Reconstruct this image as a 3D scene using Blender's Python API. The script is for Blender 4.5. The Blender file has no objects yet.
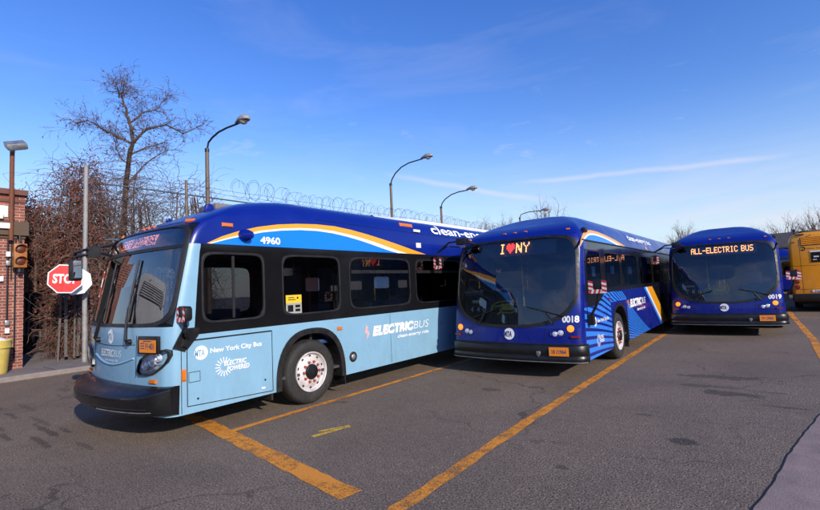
import bpy, bmesh, math, random
from mathutils import Vector, Matrix

random.seed(7)
SC = bpy.context.scene
COL = SC.collection
PI = math.pi
R = math.radians

# ------------------------------------------------------------------ camera
YAW, PITCH, ROLL, CAM_H, FPX = .6553, .0725, -.0471, 1.70, 455.65
f_ = Vector((-math.sin(YAW)*math.cos(PITCH), math.cos(YAW)*math.cos(PITCH), math.sin(PITCH)))
r_ = Vector((math.cos(YAW), math.sin(YAW), 0)); u_ = r_.cross(f_)
r2 = math.cos(ROLL)*r_ + math.sin(ROLL)*u_
u2 = -math.sin(ROLL)*r_ + math.cos(ROLL)*u_
cam = bpy.data.objects.new('camera', bpy.data.cameras.new('camera'))
COL.objects.link(cam)
cam.matrix_world = Matrix(((r2.x, u2.x, -f_.x, 0), (r2.y, u2.y, -f_.y, 0), (r2.z, u2.z, -f_.z, CAM_H), (0, 0, 0, 1)))
cam.data.sensor_width = 36; cam.data.lens = FPX/820*36
cam.data.clip_start = .05; cam.data.clip_end = 2000
SC.camera = cam

# ------------------------------------------------------------------ sky and sun
SUN_EL, SUN_AZ = R(25), R(106.5)            # azimuth clockwise from +Y
w = bpy.data.worlds.new('World'); SC.world = w; w.use_nodes = True
nt = w.node_tree; N = nt.nodes; Lk = nt.links
for n in list(N): N.remove(n)
out = N.new('ShaderNodeOutputWorld'); bg = N.new('ShaderNodeBackground'); bg.inputs['Strength'].default_value = .15
sky = N.new('ShaderNodeTexSky'); sky.sky_type = 'NISHITA'; sky.sun_disc = False
sky.sun_elevation = SUN_EL; sky.sun_rotation = SUN_AZ; sky.air_density = 1.25; sky.dust_density = .25; sky.ozone_density = 3.2
tc = N.new('ShaderNodeTexCoord')
def wmath(op, a, b=None, c=None):
    n = N.new('ShaderNodeMath'); n.operation = op
    for i, v in enumerate((a, b, c)):
        if v is None: continue
        if isinstance(v, (int, float)): n.inputs[i].default_value = v
        else: Lk.new(v, n.inputs[i])
    return n.outputs[0]
def wnoise(scale3, sc, det=6, rough=.6, dist=0):
    mp = N.new('ShaderNodeMapping'); mp.inputs['Scale'].default_value = scale3; Lk.new(tc.outputs['Generated'], mp.inputs[0])
    n = N.new('ShaderNodeTexNoise'); n.inputs['Scale'].default_value = sc; n.inputs['Detail'].default_value = det
    n.inputs['Roughness'].default_value = rough; n.inputs['Distortion'].default_value = dist
    Lk.new(mp.outputs[0], n.inputs['Vector']); return n.outputs['Fac']
def wramp(v, lo, hi):
    n = N.new('ShaderNodeMapRange'); n.clamp = True
    n.inputs[1].default_value = lo; n.inputs[2].default_value = hi; Lk.new(v, n.inputs[0]); return n.outputs[0]
sep = N.new('ShaderNodeSeparateXYZ'); Lk.new(tc.outputs['Generated'], sep.inputs[0])
zz = sep.outputs[2]
def contrail(a, b, width, sc):
    a = Vector(a); b = Vector(b); n = a.cross(b).normalized(); mid = (a+b).normalized(); half = mid.dot(a.normalized())
    d = N.new('ShaderNodeVectorMath'); d.operation = 'DOT_PRODUCT'; Lk.new(tc.outputs['Generated'], d.inputs[0]); d.inputs[1].default_value = n
    wob = wnoise((1, 1, 1), 14, 3, .5)
    dd = wmath('ABSOLUTE', wmath('ADD', d.outputs['Value'], wmath('MULTIPLY', wmath('SUBTRACT', wob, .5), width*1.2)))
    core = wmath('SUBTRACT', 1, wramp(dd, width*.1, width))
    e = N.new('ShaderNodeVectorMath'); e.operation = 'DOT_PRODUCT'; Lk.new(tc.outputs['Generated'], e.inputs[0]); e.inputs[1].default_value = mid
    along = wramp(e.outputs['Value'], half-.004, half+.012)
    return wmath('MULTIPLY', wmath('MULTIPLY', core, along), sc)
c1 = contrail((-.62, .75, .245), (-.32, .93, .16), .008, .36)
c2 = contrail((-.39, .90, .21), (.05, .98, .19), .007, .34)
puff = wmath('MULTIPLY', wramp(wnoise((1, 1, 3.2), 11, 7, .62, .6), .62, .8), wmath('MULTIPLY', wramp(zz, .14, .26), wmath('SUBTRACT', 1, wramp(zz, .3, .42))))
low = wmath('MULTIPLY', wramp(wnoise((1, 1, 6), 4.2, 7, .6, .4), .34, .72), wmath('SUBTRACT', 1, wramp(zz, .07, .24)))
veil = wmath('MULTIPLY', wramp(wnoise((1, 1, 5), 2.2, 6, .6, .8), .50, .8), .12)
haze = wmath('SUBTRACT', 1, wramp(zz, -.02, .2))
south = wmath('MULTIPLY', wmath('MULTIPLY', wramp(wnoise((1, 1, 2.4), 3.6, 8, .62, .5), .46, .62), wmath('SUBTRACT', 1, wramp(sep.outputs[1], -.35, .05))), wmath('SUBTRACT', 1, wramp(zz, .22, .5)))
cl = wmath('MINIMUM', wmath('ADD', wmath('ADD', wmath('MULTIPLY', south, .5), wmath('ADD', c1, c2)), wmath('ADD', wmath('MULTIPLY', puff, .35), wmath('ADD', wmath('MULTIPLY', low, .6), wmath('ADD', veil, wmath('MULTIPLY', haze, .05))))), .92)
mix = N.new('ShaderNodeMix'); mix.data_type = 'RGBA'; Lk.new(cl, mix.inputs[0])
hs = N.new('ShaderNodeHueSaturation'); hs.inputs['Saturation'].default_value = 1.32; hs.inputs['Value'].default_value = 1.42; hs.inputs['Hue'].default_value = .524
hz = N.new('ShaderNodeMix'); hz.data_type = 'RGBA'; hz.inputs[7].default_value = (3.3, 4.2, 6.2, 1)     # pale lavender air low over the ground
Lk.new(wmath('MULTIPLY', wmath('POWER', wmath('SUBTRACT', 1, wramp(zz, -.02, .34)), 1.3), .85), hz.inputs[0])
Lk.new(sky.outputs[0], hs.inputs['Color']); Lk.new(hs.outputs[0], hz.inputs[6]); Lk.new(hz.outputs[2], mix.inputs[6]); mix.inputs[7].default_value = (5.7, 5.45, 6.2, 1)
Lk.new(mix.outputs[2], bg.inputs['Color']); Lk.new(bg.outputs[0], out.inputs['Surface'])

sl = bpy.data.lights.new('sun', 'SUN'); sl.energy = 4.7; sl.angle = R(.5); sl.color = (1, .91, .79)
so = bpy.data.objects.new('sun', sl); COL.objects.link(so)
sd = Vector((math.sin(SUN_AZ)*math.cos(SUN_EL), math.cos(SUN_AZ)*math.cos(SUN_EL), math.sin(SUN_EL)))
so.rotation_euler = sd.to_track_quat('Z', 'Y').to_euler(); so.location = sd*60
vs = SC.view_settings; vs.view_transform = 'Standard'; vs.look = 'None'; vs.exposure = 0.0; vs.gamma = 1; vs.use_curve_mapping = False
SC.cycles.max_bounces = 8; SC.cycles.transparent_max_bounces = 24; SC.cycles.caustics_reflective = False; SC.cycles.caustics_refractive = False

# ------------------------------------------------------------------ materials
def mat(name, col, rough=.5, metal=0., coat=0., var=.0, vscale=3., bump=0., bscale=60., spec=.5, emit=None, estr=0.):
    m = bpy.data.materials.new(name); m.use_nodes = True; t = m.node_tree; b = t.nodes['Principled BSDF']
    b.inputs['Base Color'].default_value = (*col, 1); b.inputs['Roughness'].default_value = rough; b.inputs['Metallic'].default_value = metal
    b.inputs['Coat Weight'].default_value = coat; b.inputs['Coat Roughness'].default_value = .04; b.inputs['Specular IOR Level'].default_value = spec
    if emit: b.inputs['Emission Color'].default_value = (*emit, 1); b.inputs['Emission Strength'].default_value = estr
    if var or bump:
        co = t.nodes.new('ShaderNodeTexCoord')
        if var:
            n = t.nodes.new('ShaderNodeTexNoise'); n.inputs['Scale'].default_value = vscale; n.inputs['Detail'].default_value = 8; n.inputs['Roughness'].default_value = .65
            t.links.new(co.outputs['Object'], n.inputs['Vector'])
            mr = t.nodes.new('ShaderNodeMapRange'); mr.inputs[1].default_value = .3; mr.inputs[2].default_value = .7; mr.inputs[3].default_value = 1-var; mr.inputs[4].default_value = 1+var
            t.links.new(n.outputs[0], mr.inputs[0])
            vm = t.nodes.new('ShaderNodeVectorMath'); vm.operation = 'SCALE'; vm.inputs[0].default_value = col; t.links.new(mr.outputs[0], vm.inputs['Scale'])
            t.links.new(vm.outputs[0], b.inputs['Base Color'])
            mr2 = t.nodes.new('ShaderNodeMapRange'); mr2.inputs[1].default_value = .3; mr2.inputs[2].default_value = .7
            mr2.inputs[3].default_value = max(.02, rough*.7); mr2.inputs[4].default_value = min(1, rough*1.4)
            t.links.new(n.outputs[0], mr2.inputs[0]); t.links.new(mr2.outputs[0], b.inputs['Roughness'])
        if bump:
            n = t.nodes.new('ShaderNodeTexNoise'); n.inputs['Scale'].default_value = bscale; n.inputs['Detail'].default_value = 6
            t.links.new(co.outputs['Object'], n.inputs['Vector'])
            bp = t.nodes.new('ShaderNodeBump'); bp.inputs['Strength'].default_value = bump; bp.inputs['Distance'].default_value = .02
            t.links.new(n.outputs[0], bp.inputs['Height']); t.links.new(bp.outputs[0], b.inputs['Normal'])
    return m

def grime(m, z0=.32, z1=1.0, amount=.35, col=(.10, .075, .06)):
    """road dust thrown up on the lower panels, in ragged streaks"""
    t = m.node_tree; b = t.nodes['Principled BSDF']; co = t.nodes.new('ShaderNodeTexCoord'); mp = t.nodes.new('ShaderNodeMapping'); mp.inputs['Scale'].default_value = (5, 5, 1.6)
    n = t.nodes.new('ShaderNodeTexNoise'); n.inputs['Scale'].default_value = 1.6; n.inputs['Detail'].default_value = 9; n.inputs['Roughness'].default_value = .72
    t.links.new(co.outputs['Object'], mp.inputs[0]); t.links.new(mp.outputs[0], n.inputs['Vector'])
    sp = t.nodes.new('ShaderNodeSeparateXYZ'); t.links.new(co.outputs['Object'], sp.inputs[0])
    h = t.nodes.new('ShaderNodeMapRange'); h.inputs[1].default_value = z0; h.inputs[2].default_value = z1; h.inputs[3].default_value = 1; h.inputs[4].default_value = .12; t.links.new(sp.outputs[2], h.inputs[0])
    r = t.nodes.new('ShaderNodeMapRange'); r.inputs[1].default_value = .42; r.inputs[2].default_value = .72; r.inputs[3].default_value = 0; r.inputs[4].default_value = amount; t.links.new(n.outputs[0], r.inputs[0])
    k = t.nodes.new('ShaderNodeMath'); k.operation = 'MULTIPLY'; t.links.new(h.outputs[0], k.inputs[0]); t.links.new(r.outputs[0], k.inputs[1])
    src = b.inputs['Base Color'].links[0].from_socket if b.inputs['Base Color'].links else None
    mx = t.nodes.new('ShaderNodeMix'); mx.data_type = 'RGBA'; t.links.new(k.outputs[0], mx.inputs[0]); mx.inputs[7].default_value = (*col, 1)
    if src: t.links.new(src, mx.inputs[6])
    else: mx.inputs[6].default_value = b.inputs['Base Color'].default_value
    t.links.new(mx.outputs[2], b.inputs['Base Color'])
    return m

def glass(name, tint, refl=1.0, ior=1.5, rough=0.0, wave=.0):
    m = bpy.data.materials.new(name); m.use_nodes = True; t = m.node_tree
    for n in list(t.nodes): t.nodes.remove(n)
    o = t.nodes.new('ShaderNodeOutputMaterial'); mx = t.nodes.new('ShaderNodeMixShader')
    tr = t.nodes.new('ShaderNodeBsdfTransparent'); tr.inputs[0].default_value = (*tint, 1)
    gl = t.nodes.new('ShaderNodeBsdfGlossy'); gl.inputs['Roughness'].default_value = rough; gl.inputs['Color'].default_value = (refl, refl, refl, 1)
    fr = t.nodes.new('ShaderNodeFresnel'); fr.inputs['IOR'].default_value = ior
    if wave:
        co = t.nodes.new('ShaderNodeTexCoord'); n = t.nodes.new('ShaderNodeTexNoise'); n.inputs['Scale'].default_value = 1.3; n.inputs['Detail'].default_value = 1
        t.links.new(co.outputs['Object'], n.inputs['Vector'])
        bp = t.nodes.new('ShaderNodeBump'); bp.inputs['Strength'].default_value = wave; bp.inputs['Distance'].default_value = .05
        t.links.new(n.outputs[0], bp.inputs['Height']); t.links.new(bp.outputs[0], gl.inputs['Normal']); t.links.new(bp.outputs[0], fr.inputs['Normal'])
    t.links.new(fr.outputs[0], mx.inputs[0]); t.links.new(tr.outputs[0], mx.inputs[1]); t.links.new(gl.outputs[0], mx.inputs[2]); t.links.new(mx.outputs[0], o.inputs[0])
    return m

M = {}
M['lblue'] = mat('light_blue_paint', (.225, .418, .565), .3, coat=.35, bump=.04, bscale=1.6, var=.05, vscale=2.5)
M['blue'] = mat('roof_blue_paint', (.002, .013, .20), .3, coat=.3, spec=.3, bump=.05, bscale=1.6, var=.06, vscale=2)
M['pblue'] = mat('deep_blue_paint', (.0018, .012, .195), .28, coat=.22, spec=.3, bump=.05, bscale=1.6, var=.05, vscale=2)
M['arcblue'] = mat('bright_blue_vinyl', (.0, .20, .78), .35, coat=.4)
M['stripe'] = mat('stripe_blue_vinyl', (.03, .22, .78), .35, coat=.3)
M['gold'] = mat('gold_vinyl', (.85, .36, .01), .35, coat=.4)
M['white'] = mat('white_vinyl', (.82, .82, .82), .4, coat=.3)
M['wtext'] = mat('white_lettering', (.85, .85, .85), .45)
M['navyt'] = mat('navy_lettering', (.03, .05, .16), .45)
M['pink'] = mat('pale_pink_vinyl', (.75, .42, .42), .45)
M['bumper'] = mat('satin_black_bumper', (.006, .006, .007), .28, var=.2, vscale=5)
M['gblack'] = mat('gloss_black_panel', (.008, .008, .009), .12, spec=.4, coat=.0, var=.1, vscale=4)
M['black'] = mat('black_plastic', (.007, .007, .008), .36, var=.25, vscale=6)
M['rubber'] = mat('black_rubber', (.008, .0075, .0075), .5, var=.3, vscale=9)
M['tyre'] = mat('tyre_rubber', (.02, .019, .018), .7, var=.35, vscale=14, bump=.15, bscale=80)
M['under'] = mat('underbody_black', (.008, .008, .008), .8)
M['rim'] = mat('white_wheel_steel', (.62, .58, .57), .45, var=.18, vscale=12)
M['nut'] = mat('red_nut', (.36, .07, .04), .5)
M['hole'] = mat('rim_hole', (.01, .01, .01), .9)
M['chrome'] = mat('chrome', (.75, .75, .78), .12, metal=1.)
M['lens'] = mat('lamp_reflector', (.80, .81, .84), .22, metal=.35, var=.3, vscale=20)
M['lensbase'] = mat('lamp_bowl_grey', (.45, .46, .49), .25, metal=.3)
M['amber'] = mat('amber_lens', (.65, .16, .01), .25, coat=.5)
M['amberlit'] = mat('amber_lamp_lit', (.7, .2, .02), .3, emit=(1, .17, .012), estr=2.2)
M['redlens'] = mat('red_lens', (.22, .012, .008), .25, coat=.5)
M['siglens'] = mat('signal_lens_glass', (.11, .022, .008), .3, coat=.3)
M['plate'] = mat('orange_plate', (.78, .24, .015), .45)
M['led'] = mat('amber_led', (.3, .1, .02), .5, emit=(1, .36, .11), estr=6)
M['ledred'] = mat('red_led', (.3, .02, .02), .5, emit=(1, .04, .02), estr=4.5)
M['leddim'] = mat('dim_pink_led', (.3, .1, .1), .5, emit=(1, .34, .28), estr=7)
M['ledpanel'] = mat('sign_panel', (.06, .09, .15), .35)
M['sidegl'] = glass('tinted_side_glass', (.24, .225, .23), 1., 1.62, wave=.02)
M['frontgl'] = glass('windshield_glass', (.66, .69, .72), 1., 1.85, wave=.010)
M['frontgl1'] = glass('wide_windshield_glass', (.26, .28, .30), 1., 2.5, wave=.012)
M['drivgl'] = glass('driver_window_glass', (.42, .45, .46), 1., 1.6, wave=.02)
M['lampgl'] = glass('headlamp_cover', (.93, .94, .95), 1., 1.22)
M['mirror'] = mat('mirror_glass', (.7, .72, .75), .03, metal=1.)
M['floor'] = mat('bus_floor', (.05, .05, .055), .7)
M['liner'] = mat('interior_panel', (.10, .10, .10), .6)
M['dash'] = mat('dashboard', (.02, .02, .022), .6)
M['seat'] = mat('blue_seat', (.02, .05, .16), .6)
M['pole'] = mat('yellow_handrail', (.75, .55, .03), .35)
M['ytube'] = mat('yellow_rack', (.72, .62, .02), .4, emit=(.8, .65, .02), estr=.0)
M['steel'] = mat('grey_steel', (.30, .31, .32), .5, metal=.7, var=.2, vscale=8)
M['galv'] = mat('galvanised_post', (.30, .29, .28), .65, metal=.2, var=.25, vscale=7)
M['lamppole'] = mat('bronze_lamp_pole', (.16, .115, .08), .6, metal=.2, var=.25, vscale=6)
M['darksteel'] = mat('dark_lamp_arm', (.03, .03, .032), .5, metal=.4)
M['wire'] = mat('razor_wire_steel', (.13, .14, .15), .45, metal=.6)
M['redw'] = mat('red_tape', (.62, .03, .02), .45)
M['wtape'] = mat('white_tape', (.8, .78, .76), .45)
M['paper'] = mat('paper_card', (.75, .73, .6), .7)
M['stickery'] = mat('yellow_sticker', (.8, .5, .02), .6)
M['stickerg'] = mat('grey_sticker', (.35, .34, .30), .6)
M['ybus'] = mat('school_yellow_paint', (1.0, .37, .003), .35, coat=.5, var=.08, vscale=2)
M['wbus'] = mat('white_coach_paint', (.75, .74, .70), .35, coat=.4, var=.05, vscale=2)
M['stopred'] = mat('stop_red', (.60, .012, .012), .4, var=.06, vscale=8)
M['bin'] = mat('yellow_bin_plastic', (.66, .50, .12), .55, var=.15, vscale=7)
M['signal'] = mat('signal_amber_paint', (.33, .12, .02), .5, var=.15, vscale=8)
M['rust'] = mat('rusty_steel', (.17, .055, .025), .8, var=.35, vscale=8)
M['roofdk'] = mat('dark_shingle', (.06, .05, .045), .9, var=.2, vscale=3)
M['farwall'] = mat('far_grey_wall', (.22, .21, .20), .85, var=.12, vscale=1)
M['bark'] = mat('grey_brown_bark', (.085, .058, .042), .9, var=.35, vscale=12)
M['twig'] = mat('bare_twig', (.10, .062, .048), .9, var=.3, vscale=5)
M['vine'] = mat('dry_vine_stem', (.135, .075, .056), .9, var=.4, vscale=4)
M['redleaf'] = mat('dry_red_leaf', (.20, .060, .042), .8, var=.45, vscale=5)
M['dryleaf'] = mat('dry_brown_leaf', (.17, .095, .05), .8, var=.4, vscale=5)
M['slat'] = mat('weathered_slat', (.11, .098, .09), .8, var=.35, vscale=10)
M['darkgate'] = mat('dark_gate_panel', (.012, .012, .013), .8)
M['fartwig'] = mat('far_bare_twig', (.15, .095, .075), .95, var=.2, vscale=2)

grime(M['lblue'], amount=.2); grime(M['pblue'], amount=.22); grime(M['rim'], 0, 2, .55, (.16, .09, .06)); grime(M['rubber'], .2, .9, .3); grime(M['tyre'], 0, 1.2, .5, (.07, .055, .045))
grime(M['ybus'], .4, 1.2, .3)
# --- ground materials
def asphalt():
    m = bpy.data.materials.new('worn_asphalt'); m.use_nodes = True; t = m.node_tree; b = t.nodes['Principled BSDF']; NN = t.nodes; L = t.links
    co = NN.new('ShaderNodeTexCoord')
    def noise(sc, det=4, rough=.6, dist=0):
        n = NN.new('ShaderNodeTexNoise'); n.inputs['Scale'].default_value = sc; n.inputs['Detail'].default_value = det; n.inputs['Roughness'].default_value = rough; n.inputs['Distortion'].default_value = dist
        L.new(co.outputs['Object'], n.inputs['Vector']); return n.outputs['Fac']
    def mth(op, a, b_=None):
        n = NN.new('ShaderNodeMath'); n.operation = op
        for i, v in enumerate((a, b_)):
            if v is None: continue
            if isinstance(v, (int, float)): n.inputs[i].default_value = v
            else: L.new(v, n.inputs[i])
        return n.outputs[0]
    def mr(v, a, b_, c, d):
        n = NN.new('ShaderNodeMapRange'); n.clamp = True
        for i, x in enumerate((a, b_, c, d)): n.inputs[i+1].default_value = x
        L.new(v, n.inputs[0]); return n.outputs[0]
    fine = noise(62, 2, .75); mid = noise(9, 6, .65); big = noise(.55, 5, .6, .5)
    v = mth('MULTIPLY', mr(fine, .34, .66, .12, 1.88), mth('MULTIPLY', mr(mid, .3, .7, .84, 1.16), mr(big, .3, .7, .80, 1.18)))
    vo = NN.new('ShaderNodeTexVoronoi'); vo.inputs['Scale'].default_value = 34; L.new(co.outputs['Object'], vo.inputs['Vector'])
    sx = NN.new('ShaderNodeSeparateColor'); L.new(vo.outputs['Color'], sx.inputs[0])
    speck = mth('MULTIPLY', mr(vo.outputs['Distance'], .10, .28, 1, 0), mr(sx.outputs[0], .62, .97, 0, 1))
    # drips and oil marks where vehicles stood
    px = NN.new('ShaderNodeSeparateXYZ'); L.new(co.outputs['Object'], px.inputs[0])
    dist = noise(3.5, 6, .75); st = None
    for (x, y, rx, ry, k) in ((-.80, 5.47, .16, .10, .8), (-.66, 9.1, .7, .16, .6), (-.50, 7.9, .42, .16, .7), (-.85, 8.3, .4, .12, .5), (-7.3, 1.75, .5, .05, .6), (-8.6, 2.05, .5, .045, .5), (-7.7, 2.1, .35, .04, .6), (-10, 2.2, .6, .05, .4), (-3.6, 6.7, .2, .12, .6), (-1.3, 6.3, .1, .06, .5), (-1.6, 4.2, .08, .05, .6), (-3.2, 10.2, .7, .25, .5), (-6.6, 2.0, .3, .04, .5), (-9.4, 1.9, .45, .05, .6), (-8.9, 1.6, .5, .05, .5), (-8.0, 1.55, .3, .04, .6), (-10.6, 1.9, .5, .06, .5), (-9.9, 1.5, .35, .04, .6), (-7.9, 1.95, .6, .05, .7), (.1, 7.4, .25, .06, .5), (-.05, 8.2, .2, .06, .5)):
        dx = mth('DIVIDE', mth('SUBTRACT', px.outputs[0], x), rx); dy = mth('DIVIDE', mth('SUBTRACT', px.outputs[1], y), ry)
        d = mth('ADD', mth('SQRT', mth('ADD', mth('MULTIPLY', dx, dx), mth('MULTIPLY', dy, dy))), mth('MULTIPLY', mth('SUBTRACT', dist, .5), 3.2))
        s = mr(d, .75, 1.05, k, 0)
        st = s if st is None else mth('MAXIMUM', st, s)
    gen = mth('MULTIPLY', mr(noise(1.1, 7, .7, .3), .62, .74, 0, .35), 1)
    st = mth('MAXIMUM', st, gen)
    # cracks
    vc = NN.new('ShaderNodeTexVoronoi'); vc.feature = 'DISTANCE_TO_EDGE'; vc.inputs['Scale'].default_value = .32; vc.inputs['Randomness'].default_value = 1
    dm = NN.new('ShaderNodeVectorMath'); dm.operation = 'ADD'
    nn = NN.new('ShaderNodeTexNoise'); nn.inputs['Scale'].default_value = 2.2; nn.inputs['Detail'].default_value = 7; L.new(co.outputs['Object'], nn.inputs['Vector'])
    sc_ = NN.new('ShaderNodeVectorMath'); sc_.operation = 'SCALE'; sc_.inputs['Scale'].default_value = .7; L.new(nn.outputs['Color'], sc_.inputs[0])
    L.new(co.outputs['Object'], dm.inputs[0]); L.new(sc_.outputs[0], dm.inputs[1]); L.new(dm.outputs[0], vc.inputs['Vector'])
    crack = mth('MULTIPLY', mr(vc.outputs['Distance'], .002, .008, .5, 0), mr(noise(.4, 3), .44, .56, 0, 1))
    v = mth('MULTIPLY', v, mth('SUBTRACT', 1, mth('MAXIMUM', mth('MULTIPLY', st, .75), crack)))
    v = mth('ADD', v, mth('MULTIPLY', speck, 2.0))
    cm = NN.new('ShaderNodeVectorMath'); cm.operation = 'SCALE'; cm.inputs[0].default_value = (.155, .115, .083); L.new(v, cm.inputs['Scale'])
    L.new(cm.outputs[0], b.inputs['Base Color']); b.inputs['Roughness'].default_value = .85
    bp = NN.new('ShaderNodeBump'); bp.inputs['Strength'].default_value = .55; bp.inputs['Distance'].default_value = .012
    L.new(mth('ADD', mth('MULTIPLY', fine, 1.5), mth('MULTIPLY', vo.outputs['Distance'], .5)), bp.inputs['Height']); L.new(bp.outputs[0], b.inputs['Normal'])
    return m
M['asphalt'] = asphalt()

def worn_paint(name, col):
    m = bpy.data.materials.new(name); m.use_nodes = True; t = m.node_tree; b = t.nodes['Principled BSDF']; NN = t.nodes; L = t.links
    o = [n for n in NN if n.type == 'OUTPUT_MATERIAL'][0]
    co = NN.new('ShaderNodeTexCoord')
    def noise(sc, det, rough):
        n = NN.new('ShaderNodeTexNoise'); n.inputs['Scale'].default_value = sc; n.inputs['Detail'].default_value = det; n.inputs['Roughness'].default_value = rough
        L.new(co.outputs['Object'], n.inputs['Vector']); return n.outputs['Fac']
    a = noise(6, 10, .8); bb = noise(60, 3, .8); c = noise(1.2, 4, .6)
    mx = NN.new('ShaderNodeMix'); mx.data_type = 'RGBA'; mx.inputs[6].default_value = (*[x*.62 for x in col], 1); mx.inputs[7].default_value = (*[x*1.12 for x in col], 1)
    L.new(bb, mx.inputs[0]); L.new(mx.outputs[2], b.inputs['Base Color']); b.inputs['Roughness'].default_value = .8
    s = NN.new('ShaderNodeMath'); s.operation = 'MULTIPLY_ADD'; s.inputs[1].default_value = .55; L.new(bb, s.inputs[0]); L.new(a, s.inputs[2])
    s2 = NN.new('ShaderNodeMath'); s2.operation = 'MULTIPLY_ADD'; s2.inputs[1].default_value = .5; L.new(c, s2.inputs[0]); L.new(s.outputs[0], s2.inputs[2])
    mr = NN.new('ShaderNodeMapRange'); mr.inputs[1].default_value = .86; mr.inputs[2].default_value = 1.06; mr.inputs[3].default_value = .06; mr.inputs[4].default_value = 1; L.new(s2.outputs[0], mr.inputs[0])
    tr = NN.new('ShaderNodeBsdfTransparent'); ms = NN.new('ShaderNodeMixShader')
    L.new(mr.outputs[0], ms.inputs[0]); L.new(tr.outputs[0], ms.inputs[1]); L.new(b.outputs[0], ms.inputs[2]); L.new(ms.outputs[0], o.inputs[0])
    bp = NN.new('ShaderNodeBump'); bp.inputs['Strength'].default_value = .5; bp.inputs['Distance'].default_value = .01; L.new(bb, bp.inputs['Height']); L.new(bp.outputs[0], b.inputs['Normal'])
    return m
M['yline'] = worn_paint('worn_yellow_paint', (.80, .30, .03))
M['ymark'] = worn_paint('faded_yellow_paint', (.78, .50, .06))
M['conc'] = mat('pavement_concrete', (.20, .175, .165), .9, var=.16, vscale=3, bump=.25, bscale=50)
M['apron'] = mat('smooth_apron', (.245, .180, .158), .85, var=.22, vscale=3, bump=.3, bscale=90)
M['kerb'] = mat('kerb_stone', (.24, .20, .18), .9, var=.2, vscale=5, bump=.3, bscale=40)

def brick():
    m = bpy.data.materials.new('red_brick'); m.use_nodes = True; t = m.node_tree; b = t.nodes['Principled BSDF']; NN = t.nodes; L = t.links
    co = NN.new('ShaderNodeTexCoord'); sp = NN.new('ShaderNodeSeparateXYZ'); L.new(co.outputs['Object'], sp.inputs[0])
    ad = NN.new('ShaderNodeMath'); ad.operation = 'ADD'; L.new(sp.outputs[0], ad.inputs[0]); L.new(sp.outputs[1], ad.inputs[1])
    cb = NN.new('ShaderNodeCombineXYZ'); L.new(ad.outputs[0], cb.inputs[0]); L.new(sp.outputs[2], cb.inputs[1])
    br = NN.new('ShaderNodeTexBrick'); L.new(cb.outputs[0], br.inputs['Vector'])
    br.inputs['Color1'].default_value = (.30, .075, .045, 1); br.inputs['Color2'].default_value = (.20, .05, .035, 1); br.inputs['Mortar'].default_value = (.36, .28, .23, 1)
    br.inputs['Scale'].default_value = 1; br.inputs['Brick Width'].default_value = .21; br.inputs['Row Height'].default_value = .075; br.inputs['Mortar Size'].default_value = .010; br.inputs['Bias'].default_value = -.1
    n = NN.new('ShaderNodeTexNoise'); n.inputs['Scale'].default_value = 3; n.inputs['Detail'].default_value = 8; L.new(co.outputs['Object'], n.inputs['Vector'])
    mr = NN.new('ShaderNodeMapRange'); mr.inputs[1].default_value = .3; mr.inputs[2].default_value = .7; mr.inputs[3].default_value = .72; mr.inputs[4].default_value = 1.25; L.new(n.outputs[0], mr.inputs[0])
    vm = NN.new('ShaderNodeVectorMath'); vm.operation = 'SCALE'; L.new(br.outputs['Color'], vm.inputs[0]); L.new(mr.outputs[0], vm.inputs['Scale'])
    L.new(vm.outputs[0], b.inputs['Base Color']); b.inputs['Roughness'].default_value = .9
    bp = NN.new('ShaderNodeBump'); bp.inputs['Strength'].default_value = .6; bp.inputs['Distance'].default_value = .01; bp.invert = True; L.new(br.outputs['Fac'], bp.inputs['Height']); L.new(bp.outputs[0], b.inputs['Normal'])
    return m
M['brick'] = brick()
M['coping'] = mat('brick_coping', (.15, .06, .045), .9, var=.25, vscale=6)
M['lintel'] = mat('brown_lintel', (.10, .062, .038), .8, var=.2, vscale=5)

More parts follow.
